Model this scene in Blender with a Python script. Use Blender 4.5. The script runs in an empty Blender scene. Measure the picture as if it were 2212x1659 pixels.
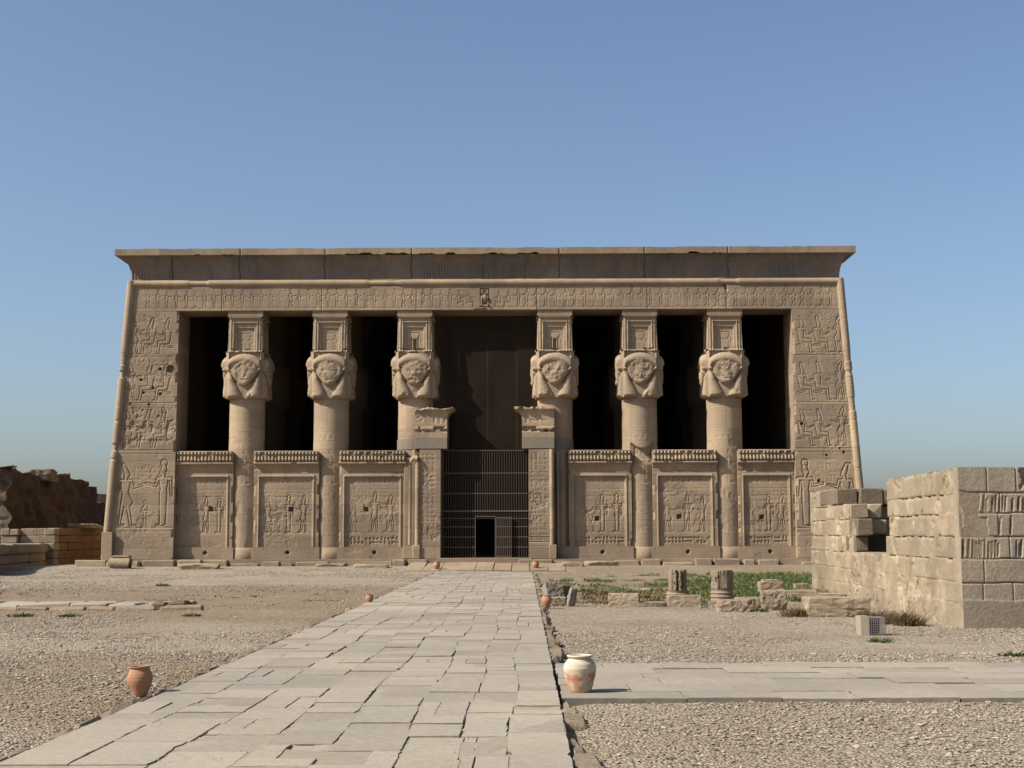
import bpy, bmesh, math, random
import numpy as np
from mathutils import Vector, noise
from math import radians, sin, cos, pi, sqrt
C = bpy.context.scene
# ------------------------------------------------------------------ camera, sky, sun, exposure
cd = bpy.data.cameras.new('camera'); cam = bpy.data.objects.new('camera', cd); C.collection.objects.link(cam)
YAW, TILT, ROLL = radians(.47), radians(6.085), radians(-.15)
def _rx(a): c, s = cos(a), sin(a); return np.array([[1, 0, 0], [0, c, -s], [0, s, c]])
def _rz(a): c, s = cos(a), sin(a); return np.array([[c, -s, 0], [s, c, 0], [0, 0, 1]])
RM = _rz(YAW) @ _rx(pi/2 + TILT) @ _rz(ROLL)
CAMP = np.array([2.1, -80., 2.0])
cam.location = CAMP
from mathutils import Matrix
cam.rotation_euler = Matrix(RM.tolist()).to_euler()
FPX = 3034.
cd.sensor_width = 36; cd.lens = 36*FPX/2212; cd.clip_start = .1; cd.clip_end = 6000
C.camera = cam
SUN_EL, SUN_AZ = radians(41), radians(69)          # azimuth: the light travels towards +x (69 deg away from +y)
W = bpy.data.worlds.new('World'); C.world = W; W.use_nodes = True
wn = W.node_tree.nodes; wl = W.node_tree.links
for n in list(wn): wn.remove(n)
wo = wn.new('ShaderNodeOutputWorld'); bg = wn.new('ShaderNodeBackground'); sk = wn.new('ShaderNodeTexSky')
sk.sky_type = 'NISHITA'; sk.sun_disc = False; sk.sun_elevation = SUN_EL; sk.sun_rotation = pi + SUN_AZ
sk.altitude = 100; sk.air_density = 0.9; sk.dust_density = 2.5; sk.ozone_density = 2.5
bg.inputs[1].default_value = .092
wl.new(sk.outputs[0], bg.inputs[0]); wl.new(bg.outputs[0], wo.inputs[0])
sl = bpy.data.lights.new('sun', 'SUN'); sl.energy = 5.0; sl.angle = radians(.53); sl.color = (1, .945, .86)
so = bpy.data.objects.new('sun', sl); C.collection.objects.link(so)
sd = Vector((cos(SUN_EL)*sin(SUN_AZ), cos(SUN_EL)*cos(SUN_AZ), -sin(SUN_EL)))
so.rotation_euler = sd.to_track_quat('-Z', 'Y').to_euler(); so.location = (-30, -60, 40)
C.view_settings.view_transform = 'Standard'; C.view_settings.look = 'None'; C.view_settings.gamma = 1
C.view_settings.exposure = .69

# measuring helpers: a point of the photograph (2212 px wide) onto a vertical plane or onto the ground
def P(x, y, Y):
    d = RM @ np.array([(x-1106.)/FPX, -(y-829.5)/FPX, -1.]); p = CAMP + d*((Y-CAMP[1])/d[1]); return float(p[0]), float(p[2])
def G(x, y, z=0.):
    d = RM @ np.array([(x-1106.)/FPX, -(y-829.5)/FPX, -1.]); p = CAMP + d*((z-CAMP[2])/d[2]); return float(p[0]), float(p[1])
def sstep(a, b, x):
    t = np.clip((np.asarray(x, float)-a)/(b-a), 0, 1); return t*t*(3-2*t)
def vnoise(x, y, sc, seed=0):
    x = np.asarray(x, float)/sc; y = np.asarray(y, float)/sc
    xi = np.floor(x).astype(np.int64); yi = np.floor(y).astype(np.int64); fx = x-xi; fy = y-yi
    fx = fx*fx*(3-2*fx); fy = fy*fy*(3-2*fy)
    def h(a, b):
        n = (a*374761393 + b*668265263 + seed*1442695041) & 0x7fffffff
        n = ((n ^ (n >> 13))*1274126177) & 0x7fffffff
        return ((n ^ (n >> 16)) & 0xffff)/65535.
    return (h(xi, yi)*(1-fx)+h(xi+1, yi)*fx)*(1-fy)+(h(xi, yi+1)*(1-fx)+h(xi+1, yi+1)*fx)*fy
def fbm(x, y, sc, seed=0, o=4):
    r = 0; a = .5
    for k in range(o): r = r + a*vnoise(x, y, sc/2**k, seed+k*17); a *= .5
    return r/(1-.5**o)

# ------------------------------------------------------------------ mesh builder and object helpers
class MB:
    def __init__(s): s.V = []; s.F = []; s.S = []; s.T = []; s.n = 0
    def add(s, V, F, smooth=False, tone=1.):
        V = np.asarray(V, float).reshape(-1, 3); F = np.asarray(F, np.int64)
        s.V.append(V); s.F.append(F + s.n); s.S.append(np.full(len(F), smooth)); s.n += len(V)
        s.T.append(np.broadcast_to(np.asarray(tone, float), (len(V),)).copy()); return s
    def quad(s, a, b, c, d, tone=1.): return s.add([a, b, c, d], [[0, 1, 2, 3]], False, tone)
    def box(s, x0, x1, y0, y1, z0, z1, tone=1.):
        v = [(x, y, z) for z in (z0, z1) for y in (y0, y1) for x in (x0, x1)]
        return s.add(v, [[0, 2, 3, 1], [4, 5, 7, 6], [0, 1, 5, 4], [2, 6, 7, 3], [0, 4, 6, 2], [1, 3, 7, 5]], False, tone)
    def grid(s, X, Y, Z, smooth=True, tone=1., close_u=False):
        m, n = X.shape; I = np.arange(m*n).reshape(m, n)
        if close_u: J = np.roll(I, -1, axis=1); A, B = I, J
        else: A, B = I[:, :-1], I[:, 1:]
        q = np.stack([A[:-1], B[:-1], B[1:], A[1:]], -1).reshape(-1, 4)
        t = tone if np.ndim(tone) == 0 else np.asarray(tone).ravel()
        return s.add(np.stack([X, Y, Z], -1).reshape(-1, 3), q, smooth, t)
    def skirt(s, X, Y, Z, vec, back=True):
        loop = np.stack([X[0, :-1], Y[0, :-1], Z[0, :-1]], 1)
        r = np.stack([X[:-1, -1], Y[:-1, -1], Z[:-1, -1]], 1); t = np.stack([X[-1, :0:-1], Y[-1, :0:-1], Z[-1, :0:-1]], 1)
        l = np.stack([X[:0:-1, 0], Y[:0:-1, 0], Z[:0:-1, 0]], 1)
        L = np.concatenate([loop, r, t, l]); n = len(L); vec = np.asarray(vec, float)
        V = np.concatenate([L, L+vec]); i = np.arange(n); j = (i+1) % n
        s.add(V, np.stack([i, i+n, j+n, j], 1))
        if back:
            c = np.array([(X[a, b], Y[a, b], Z[a, b]) for a, b in ((0, 0), (0, -1), (-1, -1), (-1, 0))])+vec
            s.add(c, [[3, 2, 1, 0]])
        return s
    def lathe(s, prof, n=32, c=(0, 0, 0), smooth=True, caps=True, tone=1., mod=None):
        a = np.linspace(0, 2*pi, n, endpoint=False); r = np.array([p[0] for p in prof]); z = np.array([p[1] for p in prof])
        A, Z = np.meshgrid(a, z); Rr = np.repeat(r[:, None], n, 1)
        if mod is not None: Rr = Rr + mod(A, Z)
        X = c[0]+Rr*np.cos(A); Y = c[1]+Rr*np.sin(A)
        s.grid(X, Y, Z+c[2], smooth, tone, True)
        if caps:
            for k in (0, -1):
                m = np.array([[c[0], c[1], z[k]+c[2]]]); ring = np.stack([X[k], Y[k], Z[k]+c[2]], 1)
                i = np.arange(n); j = (i+1) % n
                s.add(np.concatenate([m, ring]), np.stack([0*i, i+1, j+1], 1), False, tone)
        return s
    def tube(s, pts, r, n=8, smooth=True, tone=1.):
        pts = np.asarray(pts, float); r = np.broadcast_to(r, (len(pts),)); rows = []
        for k in range(len(pts)):
            t = pts[min(k+1, len(pts)-1)]-pts[max(k-1, 0)]; t = t/(np.linalg.norm(t)+1e-9)
            u = np.cross(t, (0, 0, 1.) if abs(t[2]) < .9 else (1., 0, 0)); u /= np.linalg.norm(u); v = np.cross(t, u)
            a = np.linspace(0, 2*pi, n, endpoint=False)[:, None]
            rows.append(pts[k]+r[k]*(np.cos(a)*u+np.sin(a)*v))
        A = np.array(rows); return s.grid(A[..., 0], A[..., 1], A[..., 2], smooth, tone, True)
    def hullbox(s, x0, x1, y0, y1, z0, z1, c=.02, jit=0., tone=1., rnd=random):
        bm = bmesh.new()
        for sx in (0, 1):
            for sy in (0, 1):
                for sz in (0, 1):
                    o = [rnd.uniform(-jit, jit) for _ in range(3)]; k = c*rnd.uniform(.5, 1.8)
                    b = [(x1 if sx else x0)+o[0], (y1 if sy else y0)+o[1], (z1 if sz else z0)+o[2]]
                    d = (-1 if sx else 1, -1 if sy else 1, -1 if sz else 1)
                    for ax in range(3):
                        p = [b[i]+(d[i]*k if i != ax else 0) for i in range(3)]; bm.verts.new(p)
        bmesh.ops.convex_hull(bm, input=bm.verts)
        bmesh.ops.dissolve_limit(bm, angle_limit=.01, verts=bm.verts, edges=bm.edges)
        bmesh.ops.triangulate(bm, faces=bm.faces)
        bm.verts.index_update()
        s.add([v.co[:] for v in bm.verts], [[v.index for v in f.verts] for f in bm.faces], False, tone); bm.free(); return s
    def mesh(s, name, mat):
        me = bpy.data.meshes.new(name); V = np.concatenate(s.V); me.vertices.add(len(V)); me.vertices.foreach_set('co', V.ravel())
        lens = np.concatenate([np.full(len(f), f.shape[1]) for f in s.F]); L = np.concatenate([f.ravel() for f in s.F])
        me.loops.add(len(L)); me.loops.foreach_set('vertex_index', L.astype(np.int32))
        me.polygons.add(len(lens)); st = np.concatenate([[0], np.cumsum(lens)[:-1]])
        me.polygons.foreach_set('loop_start', st.astype(np.int32)); me.polygons.foreach_set('loop_total', lens.astype(np.int32))
        me.polygons.foreach_set('use_smooth', np.concatenate(s.S))
        a = me.attributes.new('tone', 'FLOAT', 'POINT'); a.data.foreach_set('value', np.concatenate(s.T).astype(np.float32))
        me.update(calc_edges=True); me.validate(); me.materials.append(mat); return me
    def build(s, name, mat, parent=None, loc=None):
        """world-space mesh -> object; with a parent the offset is taken off again"""
        o = bpy.data.objects.new(name, s.mesh(name, mat)); C.collection.objects.link(o)
        if parent is not None: put(o, parent, loc)
        elif loc is not None: o.location = loc
        return o
def wloc(o):
    v = Vector(o.location)
    while o.parent: o = o.parent; v = v + Vector(o.location)
    return v
def put(o, parent, loc=None):
    o.parent = parent; o.location = (-wloc(parent)) if loc is None else loc
def tag(o, label=None, cat=None, group=None, kind=None):
    if label: o['label'] = label
    if cat: o['category'] = cat
    if group: o['group'] = group
    if kind: o['kind'] = kind
    return o
def thing(name, loc, label, cat, group=None, rz=0):
    o = bpy.data.objects.new(name, None); C.collection.objects.link(o); o.location = loc; o.rotation_euler.z = rz
    o.empty_display_size = .2; return tag(o, label, cat, group, 'thing')

# ------------------------------------------------------------------ materials
def nodes(name):
    m = bpy.data.materials.new(name); m.use_nodes = True; t = m.node_tree; b = t.nodes['Principled BSDF']
    b.inputs['Specular IOR Level'].default_value = .15; return m, t.nodes, t.links, b
def _mixc(N, L, fac, a, b, mode='MIX'):
    n = N.new('ShaderNodeMix'); n.data_type = 'RGBA'; n.blend_type = mode
    for s, v in ((n.inputs[0], fac), (n.inputs[6], a), (n.inputs[7], b)):
        if hasattr(v, 'links'): L.new(v, s)
        elif isinstance(v, (tuple, list)): s.default_value = (*v[:3], 1)
        else: s.default_value = v
    return n.outputs[2]
def _noise(N, L, vec, sc, det=6, rough=.6, scale3=None, out=0):
    if scale3:
        mp = N.new('ShaderNodeMapping'); mp.inputs['Scale'].default_value = scale3; L.new(vec, mp.inputs[0]); vec = mp.outputs[0]
    n = N.new('ShaderNodeTexNoise'); n.inputs['Scale'].default_value = sc; n.inputs['Detail'].default_value = det
    n.inputs['Roughness'].default_value = rough; L.new(vec, n.inputs['Vector']); return n.outputs[out]
def _ramp(N, L, v, a, b, lo=0., hi=1.):
    n = N.new('ShaderNodeMapRange'); n.inputs[1].default_value = a; n.inputs[2].default_value = b
    n.inputs[3].default_value = lo; n.inputs[4].default_value = hi; n.clamp = True; L.new(v, n.inputs[0]); return n.outputs[0]
def stone(name, base, alt, stain, rough=.9, bump=.35, bscale=14, stain_amt=.5, courses=None, dark_spots=.4, vstreak=0.):
    m, N, L, b = nodes(name); b.inputs['Roughness'].default_value = rough
    g = N.new('ShaderNodeNewGeometry').outputs['Position']
    c = _mixc(N, L, _ramp(N, L, _noise(N, L, g, .35, 5), .35, .65), base, alt)
    if courses:
        sp = N.new('ShaderNodeSeparateXYZ'); L.new(g, sp.inputs[0]); cb = N.new('ShaderNodeCombineXYZ')
        L.new(sp.outputs[courses[3] if len(courses) > 3 else 0], cb.inputs[0]); L.new(sp.outputs[2], cb.inputs[1])
        br = N.new('ShaderNodeTexBrick'); L.new(cb.outputs[0], br.inputs[0]); br.inputs['Scale'].default_value = 1
        br.inputs['Brick Width'].default_value = courses[0]; br.inputs['Row Height'].default_value = courses[1]
        br.inputs['Mortar Size'].default_value = .012; br.inputs['Mortar Smooth'].default_value = .6; br.inputs['Bias'].default_value = 0
        br.inputs['Color1'].default_value = (.76, .76, .77, 1); br.inputs['Color2'].default_value = (1.18, 1.16, 1.11, 1); br.inputs['Mortar'].default_value = (courses[2],)*3+(1,)
        br.offset = .5
        c = _mixc(N, L, .75, c, br.outputs[0], 'MULTIPLY')
    st = _ramp(N, L, _noise(N, L, g, .9, 8, .65, (1, 1, 2.2)), .45, .75, 0, stain_amt)
    c = _mixc(N, L, st, c, stain)
    if vstreak:
        c = _mixc(N, L, _ramp(N, L, _noise(N, L, g, 1.6, 6, .6, (1, 1, .12)), .52, .75, 0, vstreak), c, tuple(x*.45 for x in base))
    f = _noise(N, L, g, 9, 8, .7)
    c = _mixc(N, L, .8, c, _mixc(N, L, f, (.5, .5, .5), (1.48, 1.46, 1.43)), 'MULTIPLY')
    big = _noise(N, L, g, .16, 4, .6, (1, 1, .55)); c = _mixc(N, L, .9, c, _mixc(N, L, _ramp(N, L, big, .3, .7), (.80, .80, .82), (1.18, 1.16, 1.12)), 'MULTIPLY')
    if dark_spots:
        c = _mixc(N, L, _ramp(N, L, _noise(N, L, g, 3.3, 6, .75), .62, .72, 0, dark_spots), c, tuple(x*.45 for x in base))
    at = N.new('ShaderNodeAttribute'); at.attribute_name = 'tone'
    cc = N.new('ShaderNodeCombineColor')
    for k in range(3): L.new(at.outputs['Fac'], cc.inputs[k])
    c = _mixc(N, L, 1., c, cc.outputs[0], 'MULTIPLY'); L.new(c, b.inputs['Base Color'])
    bp = N.new('ShaderNodeBump'); bp.inputs['Strength'].default_value = bump; bp.inputs['Distance'].default_value = .05
    L.new(_noise(N, L, g, bscale, 8, .7), bp.inputs['Height']); L.new(bp.outputs[0], b.inputs['Normal']); return m
def plain(name, col, rough=.6, metal=0., var=.3, sc=20):
    m, N, L, b = nodes(name); b.inputs['Roughness'].default_value = rough; b.inputs['Metallic'].default_value = metal
    g = N.new('ShaderNodeNewGeometry').outputs['Position']
    L.new(_mixc(N, L, _noise(N, L, g, sc, 6), tuple(x*(1-var) for x in col), tuple(x*(1+var) for x in col)), b.inputs['Base Color']); return m

M = {}
M['facade'] = stone('facade_sandstone', (0.2577, 0.1986, 0.1377), (0.2249, 0.1734, 0.1218), (0.192, 0.1453, 0.103), courses=(1.9, .62, .62), vstreak=.4)
M['column'] = stone('column_sandstone', (0.3132, 0.2396, 0.1635), (0.267, 0.2061, 0.1439), (0.2302, 0.1727, 0.1175), dark_spots=.35, vstreak=.32, courses=(2.3, 1.15, .7))
M['capital'] = stone('capital_sandstone', (0.2898, 0.2225, 0.1519), (0.2622, 0.2023, 0.1397), (0.2255, 0.1683, 0.1104), dark_spots=.25)
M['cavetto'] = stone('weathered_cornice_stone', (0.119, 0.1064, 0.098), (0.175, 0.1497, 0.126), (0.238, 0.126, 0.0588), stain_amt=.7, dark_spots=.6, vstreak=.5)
M['grey'] = stone('grey_repair_stone', (0.1916, 0.1629, 0.1265), (0.1725, 0.1466, 0.115), (0.1582, 0.1322, 0.1006), stain_amt=.3, dark_spots=0, bump=.12)
M['pale'] = stone('pale_limestone', (0.2466, 0.2006, 0.138), (0.2098, 0.1638, 0.1067), (0.2898, 0.2466, 0.184), stain_amt=.8, dark_spots=.16, bump=.4, vstreak=.2)
M['front'] = stone('gouged_limestone', (0.2827, 0.2365, 0.179), (0.248, 0.2031, 0.1477), (0.2308, 0.1905, 0.1441), stain_amt=.6, dark_spots=.35, bump=.5, vstreak=.3)
M['rough'] = stone('rough_limestone', (0.2412, 0.1943, 0.1407), (0.201, 0.1575, 0.1106), (0.1675, 0.1206, 0.0804), bump=.9, bscale=10)
M['slab'] = stone('path_stone', (0.2749, 0.2406, 0.189), (0.2543, 0.2269, 0.1856), (0.2922, 0.2441, 0.1787), stain_amt=.75, dark_spots=.22, bump=.2, bscale=9)
M['block'] = stone('loose_block_stone', (0.2732, 0.2201, 0.1549), (0.2325, 0.1834, 0.1264), (0.1917, 0.1345, 0.08154), stain_amt=.75, bump=1., bscale=9, dark_spots=.55)
M['pitted'] = stone('pitted_dark_stone', (0.16, 0.124, 0.088), (0.124, 0.096, 0.068), (0.104, 0.08, 0.056), bump=1., bscale=9, dark_spots=.7)
M['mudend'] = stone('sunlit_mud_brick', (0.1158, 0.09166, 0.06754), (0.09648, 0.07481, 0.05548), (0.07236, 0.05306, 0.03859), bump=1., bscale=5)  # lighter copy of the mud brick: sunlight on the wall end put into the colour
M['mud'] = stone('mud_brick', (0.06944, 0.04588, 0.02914), (0.05456, 0.03596, 0.02356), (0.0837, 0.0589, 0.03968), bump=1., bscale=4, courses=(.5, .16, .5, 1))  # brown mud brick, darkened so the colour carries the side face's shade
M['orange'] = stone('orange_sandstone', (0.1674, 0.0992, 0.0496), (0.1364, 0.0775, 0.03906), (0.124, 0.0775, 0.0434), bump=.5)
M['iron'] = plain('rusty_iron', (0.092, 0.0664, 0.0496), .75, 0, .3)
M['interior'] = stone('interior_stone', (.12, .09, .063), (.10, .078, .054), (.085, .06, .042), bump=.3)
# ------------------------------------------------------------------ ground
def gz(x, y):
    x = np.asarray(x, float); y = np.asarray(y, float)
    side = sstep(-2.5, 2.5, x)
    z = -.05*(1-side) - (.085+.05*sstep(-57, -52, y))*side
    z = z + .27*sstep(-7.5, -1.2, y)*sstep(60, 40, np.abs(x)) + (.10*side)*sstep(-7.5, -1.2, y)
    z = z + .05*(fbm(x, y, 5., 3, 3)-.5) + .02*(fbm(x, y, .9, 8, 2)-.5)
    inp = sstep(2.95, 2.4, np.abs(x))*sstep(-5.4, -6.5, y)
    z = z*(1-inp) - .16*inp
    cr = sstep(2.2, 2.8, x)*sstep(-62.2, -61.9, y)*sstep(-57.5, -57.8, y)       # under the side path
    return z*(1-cr) - .2*cr
def axis(segs):
    out = [np.array([segs[0][0]])]
    for a, b, st in segs: n = max(1, int(round((b-a)/st))); out.append(np.linspace(a, b, n+1)[1:])
    return np.concatenate(out)
gx = axis([(-3000, -300, 900), (-300, -60, 40), (-60, -24, 2), (-24, 24, .24), (24, 60, 2), (60, 300, 40), (300, 3000, 900)])
gy = axis([(-300, -80, 40), (-80, -70, 2), (-70, 2, .24), (2, 60, 4), (60, 300, 40), (300, 4000, 900)])
GX, GY = np.meshgrid(gx, gy); GZ = gz(GX, GY)
left = sstep(2, -2, GX)
n1 = fbm(GX, GY, 9., 21, 4)-.5; n2 = fbm(GX, GY, 2.2, 31, 4)-.5
Yn = GY + 7*n1
paleL = np.clip(sstep(-27, -22, Yn) + .75*sstep(-44, -49, Yn)*sstep(-60, -54, Yn) + .7*sstep(-63, -66, Yn), 0, 1)
paleR = np.clip(.55*sstep(-34, -40, Yn) + .5*sstep(4, 14, GX)*sstep(-30, -40, Yn) + .35*sstep(-20, -10, GY), 0, 1)
pale = np.clip((paleL*left + paleR*(1-left)) + 1.1*n2 + .3*n1, 0, 1)
gmb = MB(); gmb.grid(GX, GY, GZ, True, pale)
def ground_mat():
    m, N, L, b = nodes('gravel_ground'); b.inputs['Roughness'].default_value = .95
    g = N.new('ShaderNodeNewGeometry').outputs['Position']
    at = N.new('ShaderNodeAttribute'); at.attribute_name = 'tone'
    c = _mixc(N, L, at.outputs['Fac'], (.258, .193, .125), (.365, .314, .244))
    c = _mixc(N, L, _ramp(N, L, _noise(N, L, g, 1.1, 8, .7), .5, .72, 0, .45), c, (0.1943, 0.1441, 0.0938))
    vo = N.new('ShaderNodeTexVoronoi'); vo.inputs['Scale'].default_value = 27; L.new(g, vo.inputs['Vector'])
    sp = N.new('ShaderNodeSeparateColor'); L.new(vo.outputs['Color'], sp.inputs[0])
    c = _mixc(N, L, .9, c, _mixc(N, L, sp.outputs[0], (.62, .62, .62), (1.4, 1.38, 1.35)), 'MULTIPLY')
    c = _mixc(N, L, _ramp(N, L, vo.outputs['Distance'], .3, .75, 0, .55), c, (0.1273, 0.1005, 0.07035))
    c = _mixc(N, L, .8, c, _mixc(N, L, _ramp(N, L, _noise(N, L, g, 11, 3, .6), .32, .68), (.62, .62, .62), (1.36, 1.35, 1.33)), 'MULTIPLY')
    L.new(c, b.inputs['Base Color'])
    mm = N.new('ShaderNodeMath'); mm.operation = 'SUBTRACT'; L.new(_noise(N, L, g, 5, 8, .7), mm.inputs[0]); L.new(vo.outputs['Distance'], mm.inputs[1])
    bp = N.new('ShaderNodeBump'); bp.inputs['Strength'].default_value = .9; bp.inputs['Distance'].default_value = .05
    L.new(mm.outputs[0], bp.inputs['Height']); L.new(bp.outputs[0], b.inputs['Normal']); return m
M['ground'] = ground_mat()
tag(gmb.build('ground', M['ground']), kind='structure')

# paved paths: slabs with real gaps, each a little out of level
def slab(mb, x0, x1, y0, y1, ztop, rnd, th=.18):
    g = rnd.uniform(.001, .007); x0 += g; x1 -= g; y0 += g; y1 -= g
    nx = max(2, int((x1-x0)/.16)); ny = max(2, int((y1-y0)/.16)); loop = []
    for k in range(nx): loop.append((x0+(x1-x0)*k/nx, y0, 0, -1))
    for k in range(ny): loop.append((x1, y0+(y1-y0)*k/ny, 1, 0))
    for k in range(nx): loop.append((x1-(x1-x0)*k/nx, y1, 0, 1))
    for k in range(ny): loop.append((x0, y1-(y1-y0)*k/ny, -1, 0))
    tx, ty = rnd.gauss(0, .004), rnd.gauss(0, .004); zz = ztop+rnd.gauss(0, .008); cx, cy = (x0+x1)/2, (y0+y1)/2
    o = []; i_ = []; bt = []
    for (x, y, dx, dy) in loop:
        w = min(0, rnd.gauss(-.002, .006)) if rnd.random() < .975 else -rnd.uniform(.012, .04)
        x += dx*w; y += dy*w; z = zz+(x-cx)*tx+(y-cy)*ty
        ch = rnd.uniform(.003, .007); ux, uy = cx-x, cy-y; l = math.hypot(ux, uy)+1e-6
        i_.append((x+ux/l*ch*1.4, y+uy/l*ch*1.4, z)); o.append((x, y, z-ch)); bt.append((x, y, z-th))
    n = len(loop); i = np.arange(n); j = (i+1) % n; tone = rnd.uniform(.93, 1.06) if rnd.random() < .92 else rnd.uniform(.82, .92)
    V = np.array(i_+o+bt+[(cx, cy, zz)])
    mb.add(V, np.concatenate([np.stack([i+n, j+n, j, i], 1), np.stack([i+2*n, j+2*n, j+n, i+n], 1)]), False, np.concatenate([np.full(n, tone*.92), np.full(n, tone*.72), np.full(n+1, tone*.55)]))
    mb.add(np.array(i_+[(cx, cy, zz)]), np.stack([i, j, 0*i+n], 1), False, tone)
rnd = random.Random(5)
mb = MB(); HW = 2.53
y = -72.
xs = [-HW, -1.85, -1.12, -.42, .22, .92, 1.5, 1.98, HW]
for s in range(8):
    y = -72.+rnd.uniform(-.8, 0)
    while y < -5.1:
        l = rnd.choice((.45, .6, .75, .95, 1.25))*rnd.uniform(.85, 1.15); y1 = min(y+l, -4.85)
        j0 = 0 if s == 0 else .05*sin(y*.7+s); j1 = 0 if s == 7 else .05*sin(y*.7+s+1)
        a, b_ = xs[s]+j0, xs[s+1]+j1
        if rnd.random() < .18 and y1-y > .6:
            m_ = (a+b_)/2+rnd.uniform(-.12, .12); slab(mb, a, m_, y, y1, 0, rnd); slab(mb, m_, b_, y, y1, 0, rnd)
        else: slab(mb, a, b_, y, y1, 0, rnd)
        y = y1
fx, fy = np.meshgrid(np.linspace(-HW+.02, HW-.02, 80), np.linspace(-72, -5, 1000)); fz = -.005-.045*sstep(.64, .78, fbm(fx, fy, .8, 15, 3)); mb.grid(fx, fy, fz, True, .86)
tag(mb.build('main_path', M['slab']), kind='structure')
mb = MB(); ys = [-62.25, -61.5, -60.6, -59.85, -59.1, -58.3, -57.45]
for s in range(6):
    x = HW+.03+rnd.uniform(0, .2)*(s % 2)
    while x < 16:
        l = rnd.uniform(.7, 1.7); slab(mb, x, x+l, ys[s], ys[s+1], -.035, rnd); x += l
fx, fy = np.meshgrid(np.linspace(HW+.05, 16, 240), np.linspace(-62.2, -57.5, 80)); mb.grid(fx, fy, -.05-.03*sstep(.5, .66, fbm(fx, fy, .8, 19, 3)), True, .86)
tag(mb.build('side_path', M['slab']), kind='structure')
# rough kerb stones, right edge and left edge of the main path
mb = MB()
for sgn in (1, -1):
    y = -71.5
    while y < -7:
        l = rnd.uniform(.35, .95)
        if sgn > 0 and -62.4 < y+l/2 < -57.3: y += l; continue
        if rnd.random() < (.88 if sgn > 0 else .7):
            w = rnd.uniform(.10, .26) if sgn > 0 else rnd.uniform(.08, .2)
            x0, x1 = (HW-.01, HW+w) if sgn > 0 else (-HW-w, -HW-.01)
            zt = rnd.uniform(-.045, -.008) if sgn > 0 else rnd.uniform(-.03, .005)
            mb.hullbox(x0, x1, y+.01, y+l-rnd.uniform(.01, .08), -.3, zt, .025, .025, rnd.uniform(.72, .98), rnd)
        y += l
tag(mb.build('kerb', M['block']), kind='structure')
# ------------------------------------------------------------------ relief carving: signed distances of figures stamped into height fields
def sd_cap(X, Z, x1, z1, x2, z2, r1, r2=None):
    r2 = r1 if r2 is None else r2; dx, dz = x2-x1, z2-z1; t = np.clip(((X-x1)*dx+(Z-z1)*dz)/(dx*dx+dz*dz+1e-9), 0, 1)
    return np.hypot(X-x1-t*dx, Z-z1-t*dz)-(r1+(r2-r1)*t)
def sd_box(X, Z, x0, x1, z0, z1):
    a = np.maximum(x0-X, X-x1); b = np.maximum(z0-Z, Z-z1)
    return np.where((a > 0) & (b > 0), np.hypot(np.maximum(a, 0), np.maximum(b, 0)), np.maximum(a, b))
UP = [(-.11, .77, .10, .77, .03, .03), (.10, .77, .13, .66, .022, .02), (.13, .66, .29, .70, .02, .016), (0, .8, .01, .84, .03, .03), (.02, .875, .025, .885, .045, .045)]
FIG = {
 'king': UP+[(-.03, .46, -.09, .03, .034, .02), (-.09, .015, -.02, .012, .014, .012), (.03, .46, .11, .03, .034, .02), (.11, .015, .19, .012, .014, .012),
             (0, .56, .03, .42, .055, .10), (0, .56, 0, .72, .05, .08), (-.11, .77, -.13, .62, .022, .018), (-.13, .62, .02, .60, .018, .016), (.01, .92, -.04, 1.05, .045, .03)],
 'goddess': UP+[(0, .05, 0, .55, .05, .062), (0, .015, .1, .012, .015, .012), (0, .56, 0, .72, .045, .07), (-.11, .77, -.13, .5, .02, .016), (0, .93, 0, .97, .05, .04), (0, 1.04, .001, 1.04, .055, .055)],
 'god': UP+[(-.02, .46, -.06, .03, .03, .02), (.03, .46, .08, .03, .03, .02), (.08, .015, .15, .012, .013, .012), (0, .56, .02, .42, .055, .08), (0, .56, 0, .72, .05, .08), (0, .92, -.01, 1.08, .045, .02)],
 'seated': [(.22, .03, .19, .30, .034, .03), (.22, .015, .3, .012, .014, .012), (.19, .32, -.03, .34, .05, .06), (-.04, .36, -.05, .6, .06, .085), (-.13, .64, .06, .64, .035, .03),
            (.06, .63, .12, .5, .025, .02), (.12, .5, .28, .56, .02, .015), (-.03, .68, -.02, .72, .03, .03), (0, .765, .01, .77, .055, .05), (-.01, .82, -.05, .98, .05, .03), (-.16, .20, .04, .23, .022, .022)],
 'table': [(-.12, .5, .12, .5, .03, .03), (0, .5, 0, .05, .05, .035), (-.06, .02, .06, .02, .02, .02), (-.05, .6, .05, .72, .06, .05), (.05, .6, -.02, .85, .05, .03)],
 'bird': [(-.1, .3, .12, .45, .14, .08), (.14, .6, .2, .62, .09, .07), (-.2, .15, -.1, .3, .05, .08), (0, .2, 0, .02, .03, .03)]}
def stamp(H, X, Z, sd, d=.045, w=.04, bulge=.015):
    H -= .58*d*(.25+1.3*fbm(X, Z, .7, 303, 2))*np.exp(-(sd/w)**2); H += .6*bulge*sstep(0, -.1, sd)
def figure(H, X, Z, kind, x0, z0, h, dr=1, d=.05, w=.042, bulge=.015):
    mx = np.abs(X-x0) < .6*h
    c0, c1 = np.where(mx.any(0))[0][[0, -1]] if mx.any() else (0, -1)
    mz = (Z > z0-.2*h) & (Z < z0+1.25*h)
    if c1 < c0 or not mz.any(): return
    r0, r1 = np.where(mz.any(1))[0][[0, -1]]; sl_ = (slice(r0, r1+1), slice(c0, c1+1))
    u = (X[sl_]-x0)/h*dr; v = (Z[sl_]-z0)/h; s_ = None
    for p in FIG[kind]:
        q = sd_cap(u, v, *p); s_ = q if s_ is None else np.minimum(s_, q)
    Hs = H[sl_]; stamp(Hs, X[sl_], Z[sl_], s_*h, d, w, bulge)
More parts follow.
